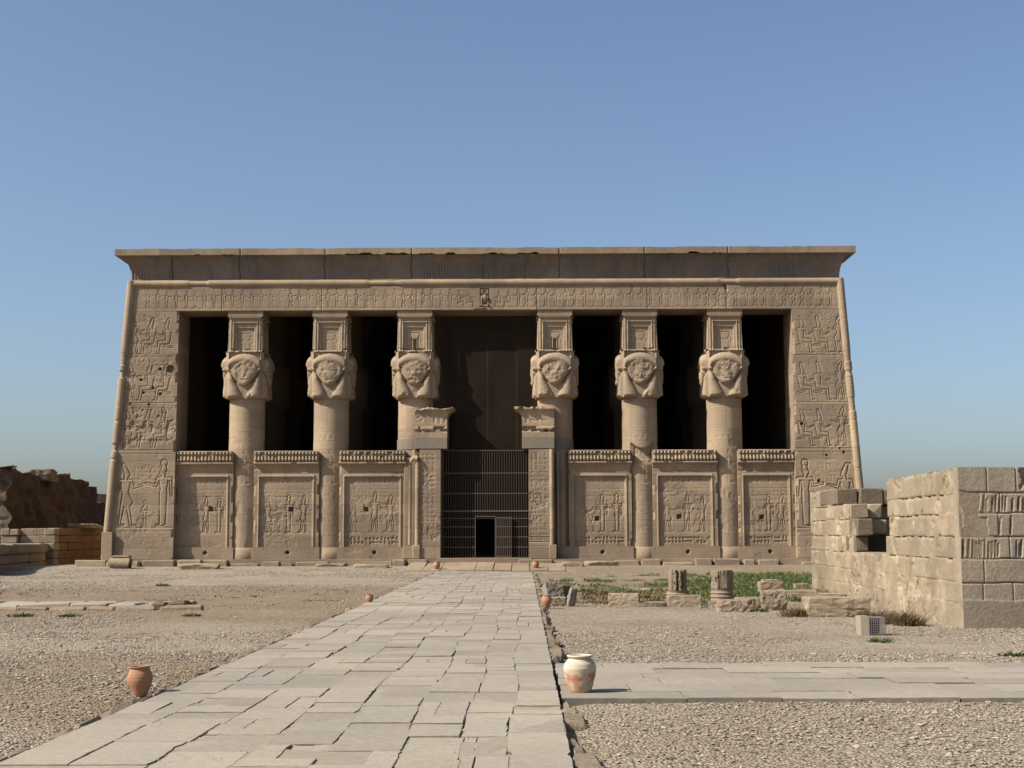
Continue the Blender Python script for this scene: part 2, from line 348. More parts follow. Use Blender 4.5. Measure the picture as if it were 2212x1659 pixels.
def glyphs(H, X, Z, x0, x1, z0, z1, size, rnd, d=.03, dens=1., w=None):
    """columns of small incised signs"""
    nx = max(1, int((x1-x0)/size)); nz = max(1, int((z1-z0)/size)); w = w or size*.13
    for i in range(nx):
        for j in range(nz):
            if rnd.random() > dens: continue
            cx = x0+(i+.5)*(x1-x0)/nx; cz = z0+(j+.5)*(z1-z0)/nz; k = rnd.random(); r = size*.36
            m = (np.abs(X-cx) < size) & (np.abs(Z-cz) < size)
            if not m.any(): continue
            r0, r1 = np.where(m.any(1))[0][[0, -1]]; c0, c1 = np.where(m.any(0))[0][[0, -1]]; s_ = (slice(r0, r1+1), slice(c0, c1+1)); x = X[s_]; z = Z[s_]
            if k < .25: q = np.abs(np.hypot(x-cx, z-cz)-r*.6)-.004
            elif k < .5: q = sd_cap(x, z, cx-r, cz, cx+r, cz+r*rnd.uniform(-.3, .3), r*.2)
            elif k < .75: q = sd_cap(x, z, cx+r*rnd.uniform(-.6, .6), cz-r, cx+r*rnd.uniform(-.6, .6), cz+r, r*.22)
            else: q = np.minimum(sd_cap(x, z, cx-r*.6, cz-r*.3, cx+r*.4, cz+r*.3, r*.4, r*.2), sd_cap(x, z, cx, cz, cx, cz-r, r*.1))
            Hs = H[s_]; Hs -= .62*d*np.exp(-(np.maximum(q, 0)/w)**2)
def hole(H, X, Z, x0, z0, r, d=.35, sq=True):
    q = np.maximum(np.abs(X-x0), np.abs(Z-z0))-r if sq else np.hypot(X-x0, Z-z0)-r
    q = q+.25*r*(fbm(X, Z, .12, 5, 2)-.5); H[:] = np.where(q < 0, -d, H)
def joints(H, Z, zs, d=.02, w=.02):
    for z in zs: H -= d*np.exp(-((Z-z)/w)**2)
def weather(H, X, Z, seed, pits=.03):
    H += .007*(fbm(X, Z, .8, seed, 4)-.5); pits = pits*.6
    n = fbm(X, Z, 1.3, seed+50, 4); H -= pits*sstep(.62, .72, n)*(.4+1.2*vnoise(X, Z, .1, seed+3))

# ------------------------------------------------------------------ the temple
XC = -.13; ZB = .60; BAT = .035
def yf(z): return BAT*(np.asarray(z)-.58)
ZS, ZA, ZT = 14.92, 16.33, 16.53           # soffit, top of architrave, axis of the torus moulding
temple = thing('stone_temple', (XC, 0, ZB), 'huge sandstone temple front with six woman-headed columns under a dark cavetto cornice', 'temple')
def xin(z): return 17.68+.08*(z-ZB)/(ZS-ZB)
def xout(z): return 21.42-.91*(z-ZB)/(ZA-ZB)
def pilaster(sg):
    r = random.Random(40+sg); nz, nx = 620, 156
    z = np.linspace(ZB, ZS, nz); s_ = np.linspace(0, 1, nx); S_, Z = np.meshgrid(s_, z)
    X = XC+sg*(xin(Z)+(xout(Z)-xin(Z))*S_)
    if sg < 0: X = X[:, ::-1].copy()
    H = np.zeros_like(X); weather(H, X, Z, 11+sg)
    pxs = ((330, [770, 870, 972, 1140]) if sg < 0 else (1770, [766, 868, 968, 1140])); zr = [PF_(pxs[0], yy)[2] for yy in pxs[1]]
    joints(H, Z, zr[:3], .025, .02); joints(H, Z, [zr[3]], .03, .03); joints(H, Z, [zr[2]-.22, zr[3]-.2], .02, .02)
    joints(H, Z, np.arange(1.2, 15, .62), .008, .015)
    for k in range(3):
        za = zr[k]+.12; h = 2.0
        xs_ = ((290, 'king', 1), (326, 'seated', -1), (360, 'seated', -1)) if sg < 0 else ((1734, 'seated', 1), (1770, 'seated', 1), (1812, 'king', -1))
        for xx, kd, dr in xs_:
            sh = (-7*k if xx == 290 else -4*k) if sg < 0 else (4*k if xx > 1800 else 1*k)
            x0 = PF_(xx+sh, 720+100*k)[0]; figure(H, X, Z, kd, x0, za, (2.05 if kd == 'king' else 2.15)*(.97+.06*r.random()), dr, .060, .027, .008)
        glyphs(H, X, Z, XC+sg*18.2 if sg > 0 else XC-20.9, XC+sg*18.2 if sg < 0 else XC+20.9, zr[k]+2.05, zr[k]+2.5, .2, r, .02, .5)
    z4 = zr[3]+.1
    if sg < 0:
        figure(H, X, Z, 'king', PF_(270, 1100)[0], z4, 3.3, 1, .085, .036); figure(H, X, Z, 'table', PF_(314, 1100)[0], z4, 1.6, 1, .06, .05)
        figure(H, X, Z, 'goddess', PF_(352, 1100)[0], z4, 3.45, -1, .085, .036)
        glyphs(H, X, Z, -20.2, -18.6, z4+2.3, z4+3.4, .2, r, .018, .7)
        for (xx, yy, rr) in ((368, 797, .22), (346, 797, .1), (305, 820, .08), (346, 851, .09), (310, 848, .08), (330, 838, .09), (281, 873, .08), (322, 874, .07)): q = PF_(xx, yy); hole(H, X, Z, q[0], q[2], rr, .25, False)
        n = fbm(X, Z, .35, 77, 3); H -= .05*sstep(.5, .7, n)*sstep(zr[2]+.1, zr[2]+.6, Z)*sstep(zr[1], zr[1]-.5, Z)
    else:
        figure(H, X, Z, 'goddess', PF_(1742, 1100)[0], z4, 3.45, 1, .085, .036); figure(H, X, Z, 'table', PF_(1785, 1100)[0], z4, 1.6, -1, .06, .05)
        figure(H, X, Z, 'king', PF_(1828, 1100)[0], z4, 3.3, -1, .085, .036)
        for (xx, yy, rr) in ((1732, 915, .1), (1814, 968, .06), (1786, 983, .07), (1823, 977, .09), (1769, 1038, .09), (1836, 1000, .05)): q = PF_(xx, yy); hole(H, X, Z, q[0], q[2], rr, .25, False)
        glyphs(H, X, Z, 18.6, 20.4, z4+2.3, z4+3.6, .2, r, .018, .7)
    xa, xb = sorted((XC+sg*18.1, XC+sg*20.8)); glyphs(H, X, Z, xa, xb, ZB+.25, zr[3]-.25, .34, r, .014, .6)
    # worn inner arris
    e = (np.abs(X-XC)-xin(Z)); H -= .12*sstep(.14, 0, e)*sstep(.45, .75, fbm(X*0+1, Z, .5, 9+sg, 3))
    Y = yf(Z)-H
    m = MB(); m.grid(X, Y, Z); Yb = 3.2
    m.skirt(X, Y, Z, (0, 2.6, 0)); return m
def PF_(x, y):
    Y = 0.
    for _ in range(6): X, Z = P(x, y, Y); Y = BAT*(Z-.58)
    return X, Y, Z
pil = {}
for sg in (-1, 1): pil[sg] = pilaster(sg).build('corner_pilaster', M['facade'], temple)
def architrave():
    nx, nz = 1700, 64; x = np.linspace(XC-xout(15.7), XC+xout(15.7), nx); z = np.linspace(ZS+.004, ZA+.02, nz); X, Z = np.meshgrid(x, z)
    H = np.zeros_like(X); weather(H, X, Z, 91, .015); r = random.Random(8)
    joints(H, Z, [ZS+.14], .02, .025)
    xs_ = np.linspace(.85, 20.1, 36)
    for sg in (-1, 1):
        for k, xx in enumerate(xs_):
            kd = r.choice(('goddess', 'god', 'king', 'goddess')) if k > 1 else 'seated'
            figure(H, X, Z, kd, XC+sg*xx+r.uniform(-.04, .04), ZS+.2, .93*r.uniform(.95, 1.05), -sg, .042, .019, .005)
    # framed head in the middle
    q = sd_box(X, Z, XC-.26, XC+.26, ZS+.16, ZS+1.25); H -= .1*(q < 0)
    u = (X-XC)/.26; v = (Z-ZS-.16)/1.09
    H += .17*np.sqrt(np.clip(1-(u/.72)**2-((v-.45)/.27)**2, 0, 1)); H += .1*(sd_box(u, v, -.85, .85, .72, .95) < 0)*(1-.6*(sd_box(u, v, -.4, .4, .76, .9) < 0))
    H += .12*((np.abs(u) > .55) & (np.abs(u) < .95) & (v > .08) & (v < .62)); H += .1*(sd_cap(u, v, -.8, .08, .8, .08, .06) < 0)
    for xx in (-15.4, -9.6, -4.1, 2.9, 9.3, 13.9): H -= .04*np.exp(-((X-xx)/.02)**2)
    q = PF_(1565, 618); hx = q[0]; H -= .25*np.exp(-((X-hx+.1*np.sin(Z*5))/.05)**2)*sstep(15.95, 16.2, Z)
    hx = P(1040, 668, 1.)[0]; H -= .1*sstep(.5, .1, np.abs(X-hx))*sstep(.1, .0, Z-ZS)
    Y = yf(Z)-H; m = MB(); m.grid(X, Y, Z); m.skirt(X, Y, Z, (0, 2.4, 0)); return m
architrave().build('architrave', M['facade'], temple)
# torus mouldings: horizontal one and the two leaning corner rolls
m = MB(); xs_ = np.linspace(XC-xout(16.6)-.1, XC+xout(16.6)+.1, 500); rr = .205+.02*(fbm(xs_, xs_*0, .6, 4, 3)-.5)-.05*sstep(.7, .76, fbm(xs_, xs_*0, 2., 6, 3))
m.tube([(x, .63, ZT) for x in xs_], rr, 14)
m.box(XC-xout(16.6)-.05, XC+xout(16.6)+.05, 0.62, 3.3, ZA+.03, 16.77)
m.build('torus_moulding', M['column'], temple)
for sg in (-1, 1):
    m = MB(); zs = np.linspace(ZB+.05, ZT+.16, 500); n_ = fbm(zs, zs*0+sg, .35, 14, 4); mid = sstep(5.2, 6.2, zs)*sstep(12.8, 11.6, zs)
    rr = .235-.12*sstep(.56, .7, n_)*mid*(1 if sg < 0 else .35)-.012*(np.abs((zs % .55)-.275) > .262)
    m.tube([(XC+sg*(xout(z)+.12), float(yf(z))+.06, z) for z in zs], rr, 14)
    m.hullbox(XC+sg*(xout(1.5)+.02)-.30, XC+sg*(xout(1.5)+.02)+.30 if sg < 0 else XC+sg*(xout(1.5)+.02)+.42, -.21, .9, .25, 2.15, .02)
    # battered outer body behind the roll
    for (za, zb) in ((ZB, 16.8),):
        a, b_ = XC+sg*(xout(za)+.1), XC+sg*(xout(zb)+.1); ya, yb = yf(za)+.1, yf(zb)+.1
        a2, b2 = XC+sg*(xout(za)-.6), XC+sg*(xout(zb)-.6)
        V = [(a, ya, za), (a, 34, za), (b_, 34, zb), (b_, yb, zb), (a2, ya, za), (a2, 34, za), (b2, 34, zb), (b2, yb, zb)]
        m.add(V, [[0, 1, 2, 3], [4, 7, 6, 5], [0, 3, 7, 4], [3, 2, 6, 7], [1, 5, 6, 2]])
    m.build('corner_torus', M['column'], temple)
# cavetto cornice and its flat fillet
XCO = 21.46
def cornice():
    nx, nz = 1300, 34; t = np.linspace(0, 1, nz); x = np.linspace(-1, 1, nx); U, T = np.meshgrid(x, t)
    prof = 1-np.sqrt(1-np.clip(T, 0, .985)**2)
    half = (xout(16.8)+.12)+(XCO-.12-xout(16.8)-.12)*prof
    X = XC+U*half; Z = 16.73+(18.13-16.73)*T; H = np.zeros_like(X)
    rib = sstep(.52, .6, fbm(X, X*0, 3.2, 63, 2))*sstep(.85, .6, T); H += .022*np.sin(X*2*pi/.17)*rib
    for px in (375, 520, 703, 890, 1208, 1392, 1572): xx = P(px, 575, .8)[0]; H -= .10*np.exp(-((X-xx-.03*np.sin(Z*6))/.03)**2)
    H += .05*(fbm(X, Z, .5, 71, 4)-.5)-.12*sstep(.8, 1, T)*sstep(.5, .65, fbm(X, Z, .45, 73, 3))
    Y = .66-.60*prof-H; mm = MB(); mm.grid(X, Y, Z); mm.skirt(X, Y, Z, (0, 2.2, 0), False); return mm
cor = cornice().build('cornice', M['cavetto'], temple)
def fillet():
    nx, nz = 1300, 12; x = np.linspace(XC-XCO, XC+XCO, nx); t = np.linspace(0, 1, nz); X, T = np.meshgrid(x, t)
    lo = 18.12+.11*sstep(.45, .75, fbm(X, X*0, .7, 41, 5))*sstep(.42, .6, fbm(X, X*0, 6, 43, 2))*(np.abs(X) < 17)
    hi = 18.5-.03*sstep(.6, .75, fbm(X, X*0, .9, 47, 3))
    Z = lo+(hi-lo)*T; H = .02*(fbm(X, Z, .5, 49, 3)-.5)
    for px in (520, 703, 890, 1208, 1392, 1572): xx = P(px, 545, .1)[0]; H -= .08*np.exp(-((X-xx)/.025)**2)
    Y = .035-H; mm = MB(); mm.grid(X, Y, Z); mm.skirt(X, Y, Z, (0, 3.4, 0)); return mm
fillet().build('fillet', M['facade'], cor)
# body: hall inside, roof, back wall, floor
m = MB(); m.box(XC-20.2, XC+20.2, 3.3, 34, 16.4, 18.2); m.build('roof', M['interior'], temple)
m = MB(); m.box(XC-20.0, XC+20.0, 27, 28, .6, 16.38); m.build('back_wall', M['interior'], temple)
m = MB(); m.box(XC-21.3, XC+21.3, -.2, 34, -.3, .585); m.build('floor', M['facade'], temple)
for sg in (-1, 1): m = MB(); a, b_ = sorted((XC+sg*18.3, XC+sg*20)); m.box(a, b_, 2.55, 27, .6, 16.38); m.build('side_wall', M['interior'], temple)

# columns
COLX = [XC-13.90, XC-8.98, XC-4.06, XC+4.06, XC+8.98, XC+13.90]; YA = 1.64
ZCAP, ZNA, ZAB = 9.81, 12.50, 14.56
def shaft_mesh(seed, broken=False):
    n, nz = 120, 260; a = np.linspace(0, 2*pi, n, endpoint=False); z = np.linspace(ZB, ZCAP+.05, nz); A, Z = np.meshgrid(a, z)
    U = A*1.05; H = np.zeros_like(A); r = random.Random(seed)
    joints(H, Z, [1.9, 3.1, 4.2, 5.4, 6.6, 7.75, 8.95], .015, .015)
    H += .012*(fbm(np.cos(A)*1.05+5, Z+np.sin(A), .9, seed, 4)-.5)
    front = (A > pi) & (A < 2*pi)
    glyphs(H, U, Z, pi*1.05, 2*pi*1.05, 7.35, 7.75, .3, r, .025, .85); joints(H, Z, [7.3, 7.85, 9.3], .015, .02)
    glyphs(H, U, Z, pi*1.15, 1.9*pi*1.05, 2.0, 4.8, .26, r, .012, .6)
    figure(H, U, Z, 'god', 1.5*pi*1.05+.1, 4.9, 1.7, 1, .05, .04)
    dmg = fbm(np.cos(A)*2+seed, Z, 1.2, seed+9, 4); H -= .03*sstep(.64, .72, dmg)*sstep(8.2, 7, Z)
    if broken:
        q = np.abs(A-1.55*pi)/.75; zc = 7.25+.35*np.sin(A*2.3); H -= .28*(q < 1)*sstep(0, .15, zc-Z)*sstep(5.9, 6.6, Z)*(.7+.5*fbm(U, Z, .5, 3, 3))
    R_ = 1.055-.035*sstep(2, 10, Z)+H
    m = MB(); m.grid(R_*np.cos(A), R_*np.sin(A), Z-ZB, True, 1., True); return m
def four_sided(fn, hw, H_, nz=84, nu=72, seed=0):
    """a square core whose four faces are carved height fields meeting at the corners"""
    m = MB(); v = np.linspace(0, H_, nz); tops = []
    for k in range(4):
        w = hw(v); u = np.linspace(-1, 1, nu); Un, Vv = np.meshgrid(u, v); Wd = np.repeat(w[:, None], nu, 1)
        h = fn(Un*Wd, Vv, k); x = Un*Wd; y = -(Wd+h); a = k*pi/2
        m.grid(x*cos(a)-y*sin(a), x*sin(a)+y*cos(a), Vv)
        for row in (0, -1): 
            X = x[row]*cos(a)-y[row]*sin(a); Y = x[row]*sin(a)+y[row]*cos(a); n = len(X)
            m.add(np.concatenate([np.stack([X, Y, 0*X+v[row]], 1), [[0, 0, v[row]]]]), [[i, i+1, n] for i in range(n-1)])
    return m
def hathor(seed):
    def f(u, v, k):
        au = np.abs(u); h = .11*sstep(1.0, .8, au)*(v < .9)*np.ones_like(u); sd = seed*10+k
        vc = 2.25-.33*(au/.95)**2.2; tt = .35-.05*au**2; q = (v-vc)/tt
        h = np.maximum(h, .40*np.sqrt(np.clip(1-q**2, 0, 1))*sstep(1.0, .90, au))
        wf = .77*np.clip((v-.68)/.80, 0, 1)**.58
        e = np.clip(u/np.maximum(wf, .02), -1, 1); face = (au < wf) & (v > .68) & (v < vc)
        dm = fbm(u+sd, v, .42, sd, 4)
        fh = .23+.17*np.sqrt(np.clip(1-e**2, 0, 1))*sstep(.6, .9, v)
        fh = fh-.06*sstep(.40, .70, dm)*sstep(.74, .35, au)-.045*(fbm(u, v+sd, .16, sd+5, 3)-.5)
        for sgn in (-1, 1): fh = fh-.035*np.exp(-((u-sgn*.27)/.13)**2-((v-1.56)/.07)**2)
        fh = fh+.025*np.exp(-(u/.09)**2-((v-1.38)/.2)**2)-.04*np.exp(-(u/.2)**2-((v-1.05)/.04)**2)
        h = np.maximum(h, np.where(face, fh, 0))
        ui = .10+.64*np.clip(v/1.35, 0, 1.2)**1.15; p = np.clip((au-ui)/np.maximum(.99-ui, .02), 0, 1)
        lap = (au > ui) & (v < 1.55); lh = .33*np.sqrt(np.clip(np.sin(pi*np.clip(p*.86+.07, 0, 1)), 0, 1))*sstep(1.6, 1.1, v)*(.72+.28*sstep(1.2, .1, v))*np.sqrt(np.clip(v/.14, .02, 1))
        h = np.maximum(h, np.where(lap, lh, 0))
        h = np.maximum(h, .34*np.sqrt(np.clip(1-((au-.86)/.17)**2-((v-1.66-.5*(au-.86))/.105)**2, 0, 1)))
        h = np.maximum(h, .10*(au > .9)*sstep(1.0, .95, au)*(v > 2.2))
        h += .03*(fbm(u+3, v+sd, .3, sd+2, 3)-.5)
        h -= .08*sstep(.60, .66, fbm(u+9, v+sd, .5, sd+7, 3))*sstep(.5, .1, v)
        return h*sstep(1.003, .955, au/ .995)
    return four_sided(f, lambda v: 1.0+0*v, ZNA-ZCAP)
def naos(seed, door=False):
    r = random.Random(seed); Hh = ZAB-ZNA
    def f(u, v, k):
        au = np.abs(u); h = np.zeros_like(u)
        h += .13*sstep(Hh-.09, Hh-.05, v)+.12*sstep(.1, .07, v)
        h += .035*((au > .80) & (au < .88)); h += .05*((au > .66) & (au < .73) & (v < 1.78)) + .05*((v > 1.7) & (v < 1.78) & (au < .73))
        h -= .05*((au < .66) & (v < 1.70) & (v > .1)); h -= .08*((au < .5) & (v < 1.42) & (v > .1))
        z = v
        figure(h, u, z, 'god', -.27, .16, .78, 1, .04, .02, .01); figure(h, u, z, 'goddess', .29, .16, .74+.03*(seed % 3), -1, .04, .02, .01); h -= .03*np.exp(-((v-1.12)/.02)**2)*(au < .3)
        if door and k == 0: h[:] = np.where((np.abs(u) < .085) & (v > .12) & (v < .78), -.35, h); h -= .06*((au > .16) & (au < .2) & (v < .85) & (v > .12))
        h += .02*(fbm(u, v, .3, seed+k, 3)-.5)
        h -= .1*sstep(.6, .68, fbm(u+seed, v, .35, seed+3, 3))*(v < .2)
        return h
    return four_sided(f, lambda v: 1.0-.06*v/Hh, Hh, 80, 66)
for i, cx in enumerate(COLX):
    c = bpy.data.objects.new('column', shaft_mesh(100+i, i == 4).mesh('column', M['column'])); C.collection.objects.link(c)
    c.parent = temple; c.location = (cx-XC, YA, 0)
    m = MB(); m.lathe([(1.15, -.02), (1.17, .05), (1.15, .6), (1.1, .63), (1.0, .64)], 48); m.build('column_base', M['column'], c, (0, 0, 0))
    hathor(i+1).build('capital', M['capital'], c, (0, 0, ZCAP-ZB))
    naos(30+i, i in (2, 3)).build('shrine_block', M['capital'], c, (0, 0, ZNA-ZB))
    m = MB(); m.hullbox(-1.02, 1.02, -1.06, 1.02, ZAB-ZB+.002, ZS-ZB+.03, .015); m.build('abacus', M['facade'], c, (0, 0, 0))
# inner columns of the hall, dimly seen
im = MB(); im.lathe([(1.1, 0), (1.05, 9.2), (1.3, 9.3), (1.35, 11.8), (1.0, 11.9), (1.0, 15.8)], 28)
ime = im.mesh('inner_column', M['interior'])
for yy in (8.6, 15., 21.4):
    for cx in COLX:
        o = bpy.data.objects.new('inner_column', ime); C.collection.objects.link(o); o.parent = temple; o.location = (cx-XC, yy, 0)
# screen walls
YS = .56; ZP0, ZPF, ZLE, ZFT = 1.29, 5.37, 6.0, 6.76
def cobra_row(m, x0, x1, y, z0, z1, n):
    for k in range(n):
        x = x0+(x1-x0)*(k+.5)/n; w = (x1-x0)/n*.40; h = z1-z0; j = random.uniform(-.01, .01)
        if random.random() < .05: h *= .6
        m.tube([(x, y+.02, z0), (x, y-.03+j, z0+h*.2), (x, y-.05, z0+h*.55), (x, y-.04, z0+h*.85), (x, y+.02, z0+h)], [w*.75, w, w*1.15, w*.95, w*.4], 7)
def screen(x0, x1, px_hole, py_hole, seed, glyph_bottom):
    r = random.Random(seed); random.seed(seed); nx = int((x1-x0)/.023); nz = 215
    x = np.linspace(x0, x1, nx); z = np.linspace(ZP0-.02, ZLE, nz); X, Z = np.meshgrid(x, z); H = np.zeros_like(X); weather(H, X, Z, seed)
    fx0, fx1 = x0+.32, x1-.32
    inner = (X > fx0) & (X < fx1) & (Z < ZPF-.12); H += np.where(inner, -.075, 0)
    for q in (np.where(Z < ZPF-.06, np.abs(X-fx0), 9), np.where(Z < ZPF-.06, np.abs(X-fx1), 9), np.where((X > fx0-.06) & (X < fx1+.06), np.abs(Z-ZPF+.06), 9)):
        H += .05*np.sqrt(np.clip(1-(q/.075)**2, 0, 1))
    H += .14*np.clip(1-np.sqrt(np.clip(1-np.clip((Z-ZLE+.2)/.2, 0, 1)**2, 0, 1)), 0, 1)
    H -= .04*sstep(.45, .6, fbm(X, Z, .5, seed+41, 3))*(Z > ZPF+.1)*(Z < ZLE-.2)
    Hi = np.zeros_like(H); xm = (fx0+fx1)/2; W_ = fx1-fx0
    figure(Hi, X, Z, 'goddess' if seed % 2 else 'god', xm+.05*W_, 2.1, 1.95*(.9+.2*r.random()), -1, .06, .03); figure(Hi, X, Z, 'king', xm-.33*W_, 2.1, 1.8*(.88+.2*r.random()), 1, .05, .028)
    figure(Hi, X, Z, ('goddess', 'god', 'king')[seed % 3], xm+.33*W_, 2.1, 1.9*(.9+.15*r.random()), -1, .06, .03)
    if seed % 2: figure(Hi, X, Z, 'table', xm-.13*W_, 2.1, 1.0, 1, .045, .026)
    Hi -= .02*sstep(.52, .66, fbm(X, Z, .5, seed+21, 4))*sstep(2.2, 2.6, Z)*sstep(4.3, 3.6, Z)
    glyphs(Hi, X, Z, fx0+.15, fx1-.15, 4.95, 5.2, .28, r, .05, .9); joints(Hi, Z, [4.9, 2.06, 4.15, 3.35, 2.7, 4.55], .015, .018)
    glyphs(Hi, X, Z, fx0+.1, fx1-.1, 3.7, 4.5, .2, r, .018, .5)
    if glyph_bottom: glyphs(Hi, X, Z, fx0+.1, fx1-.1, 1.42, 1.85, .2, r, .07, .8)
    H += np.where(inner, Hi, 0)
    hx, hz = P(px_hole, py_hole, YS+.12); hole(H, X, Z, hx, hz, .13, .4)
    e = np.minimum(X-x0, x1-X); H -= .1*sstep(.12, 0, e)*sstep(.5, .7, fbm(X*0+seed, Z, .5, seed, 3))
    Y = YS-H; m = MB(); m.grid(X, Y, Z); m.skirt(X, Y, Z, (0, 1.1, 0))
    m.hullbox(x0, x1, YS-.14, 1.7, ZLE+.13, ZFT-.06, .01)
    o = m.build('screen_wall', M['facade'], temple)
    m = MB(); xs_ = np.linspace(x0-.02, x1+.02, 60); dz = .05*sstep(.6, .75, fbm(xs_, xs_*0, .5, seed+4, 3))
    m.tube([(a, YS-.15, ZLE+.06+b_*.5) for a, b_ in zip(xs_, dz)], .085-dz, 10); m.box(x0-.01, x1+.01, YS-.13, 1.6, ZLE-.01, ZLE+.132)
    nn = int((x1-x0)/.195); cobra_row(m, x0+.02, x1-.02, YS-.165, ZLE+.14, ZLE+.45, nn)
    for k in range(nn):
        xx = x0+.02+(x1-x0-.04)*(k+.5)/nn
        if r.random() < .1: continue
        m.lathe([(.01, -.09), (.06, -.07), (.085, 0), (.06, .07), (.01, .09)], 8, (xx, YS-.175, ZLE+.62), True, False)
    m.hullbox(x0, x1, YS-.21, YS-.1, ZFT-.07, ZFT, .012, .008)
    m.build('cobra_frieze', M['column'], o)
    m = MB(); n2_ = int((x1-x0)/.05); xx = np.linspace(x0-.08, x1+.08, n2_); zz = np.linspace(ZB-.02, ZP0-.01, 18); XX, ZZ = np.meshgrid(xx, zz)
    HH = np.zeros_like(XX); weather(HH, XX, ZZ, seed+5); hx2 = (x0+x1)/2+.12; hole(HH, XX, ZZ, hx2, .96, .095, .35, False)
    YY = YS-.08-HH; m.grid(XX, YY, ZZ); m.skirt(XX, YY, ZZ, (0, 1.1, 0)); m.build('plinth', M['facade'], o); return o
def sx(px): return P(px, 1000, .62)[0]
SC = [(XC-17.72, sx(505), 456, 1100, False), (sx(549.5), sx(690), 629, 1100, False), (sx(733.5), sx(877.5), 791, 1100, True),
      (sx(1228), sx(1363.5), 1290, 1120, True), (sx(1409), sx(1548.5), 1467, 1116, True), (sx(1593), XC+17.72, 1645, 1117, True)]
for k, (a, b_, hx, hy, gb_) in enumerate(SC): screen(a, b_, hx, hy, 60+k, gb_)
# gate jambs with their broken cornice blocks
for sg in (-1, 1):
    xi = XC+sg*2.51; xo = XC+sg*3.72; xs_ = XC+sg*4.62
    x0, x1 = sorted((xi, xo)); r = random.Random(17+sg)
    nx, nz = 60, 240; X, Z = np.meshgrid(np.linspace(x0, x1, nx), np.linspace(ZB, 6.80, nz)); H = np.zeros_like(X); weather(H, X, Z, 21+sg, .05)
    glyphs(H, X, Z, x0+.1, x1-.25 if sg < 0 else x1-.1, 1.6, 6.6, .24, r, .022, .8); joints(H, Z, np.arange(1.3, 6.8, .62), .02, .015)
    if sg > 0: joints(H, Z, [1.55, 1.68, 1.8], .05, .03)
    m = MB(); Y = 0.0-H; m.grid(X, Y, Z); m.skirt(X, Y, Z, (0, 2.4, 0))
    jm = m.build('gate_jamb', M['facade'], temple)
    m = MB(); xt = xo+sg*.10; zs = np.linspace(1.35, 6.8 if sg > 0 else 6.1, 160); m.tube([(xt, .03, z) for z in zs], .135+.02*(fbm(zs, zs*0, .4, 4, 3)-.5)-.06*sstep(.66, .72, fbm(zs, zs*0+sg, .9, 9, 3)), 12)
    m.hullbox(*sorted((xo-sg*.06, xo+sg*.36)), -.11, .6, ZB-.02, 1.38, .03)
    if sg < 0:
        m.tube([(xt-.42, -.0, 1.4), (xt-.42, 0, 5.9), (xt-.36, -.02, 6.2), (xt-.2, -.04, 6.32), (xt, -.05, 6.25)], [.09, .1, .12, .15, .17], 10)
    m.build('corner_roll', M['column'], jm)
    # flank between the roll and the screen wall
    m = MB(); a, b_ = sorted((xo+sg*.02, xs_)); 
    if sg < 0:
        m.hullbox(a, b_, .42, 1.6, ZB, 6.35, .03); m.hullbox(a+.5, b_-.02, .2, 1.4, 6.3, 6.78, .09, .07); m.hullbox(a-.05, b_, .34, 1.2, ZB, 1.28, .02)
    else:
        m.hullbox(a, b_, .58, 1.6, ZB, 6.8, .03); m.hullbox(a+.38, a+.5, .26, 1., ZB, 6.7, .03, .01); m.hullbox(a+.5, b_+.42, .47, 1.2, ZB, 1.28, .02)
    m.build('jamb_flank', M['facade'], jm)
    # grey repair course, torus band and cavetto head on top
    m = MB(); a, b_ = sorted((XC+sg*2.14, XC+sg*3.98)); m.hullbox(a, b_, -.03, 1.6, 6.83, 7.42, .012)
    m.lathe([(1.075, 6.84), (1.075, 7.43)], 48, (COLX[2 if sg < 0 else 3], YA, 0))
    m.build('repair_course', M['grey'], jm)
    nx, nz = 90, 70; t = np.linspace(0, 1, nz); s_ = np.linspace(0, 1, nx); S_, T = np.meshgrid(s_, t)
    flare = .44*np.clip((T-.60)/.32, 0, 1)**3
    xin_ = 2.14-flare; xou = 3.98+0*T
    X = XC+sg*(xin_+(xou-xin_)*(S_ if sg > 0 else 1-S_)); Z = 7.445+(9.22-7.445)*T; H = np.zeros_like(X); weather(H, X, Z, 31+sg, .06)
    H += .07*np.sqrt(np.clip(1-((T-.30)/.06)**2, 0, 1)); H += flare*.4
    H += .05*(T > .88); glyphs(H, X, Z, X.min()+.6, X.max()-.4, 8.15, 8.75, .3, r, .035, .8)
    H -= .20*sstep(.45, .62, fbm(X, Z, .5, 37+sg, 3))*sstep(.82, .95, T)+.22*sstep(.48, .6, fbm(X, Z, .45, 47+sg, 3))*sstep(.1, .05, np.abs(T-.28))
    Z = Z-.10*sstep(.9, 1, T)*sstep(.4, .7, fbm(X, X*0, .5, 57, 3))
    Y = -.0-H; m = MB(); m.grid(X, Y, Z); m.skirt(X, Y, Z, (0, 1.6, 0), False); m.build('cornice_block', M['column'], jm)
# threshold, ramp and foundation course
m = MB(); m.hullbox(XC-2.7, XC+2.7, -.45, 1.6, .3, .64, .02); m.build('threshold', M['facade'], temple)
m = MB()
def rampz(y): return .40+(y+.5)*.068
for k in range(9):
    a = -4.3+k*.95+random.uniform(-.1, .1)
    for (ya, yb) in ((-5.0, -2.9), (-2.9, -.5)):
        V = [(a, ya, rampz(ya)-.02), (a+.93, ya, rampz(ya)-.02), (a+.93, yb, rampz(yb)), (a, yb, rampz(yb))]; dz = random.uniform(-.03, .03)
        V = [(x, y, z+dz) for x, y, z in V]; V += [(x, y, -.3) for x, y, z in V]
        m.add(V, [[0, 1, 2, 3], [0, 4, 5, 1], [1, 5, 6, 2], [2, 6, 7, 3], [3, 7, 4, 0]], False, random.uniform(.9, 1.08))
m.build('entrance_ramp', M['block'], temple)
rnd = random.Random(77); x = -23.2
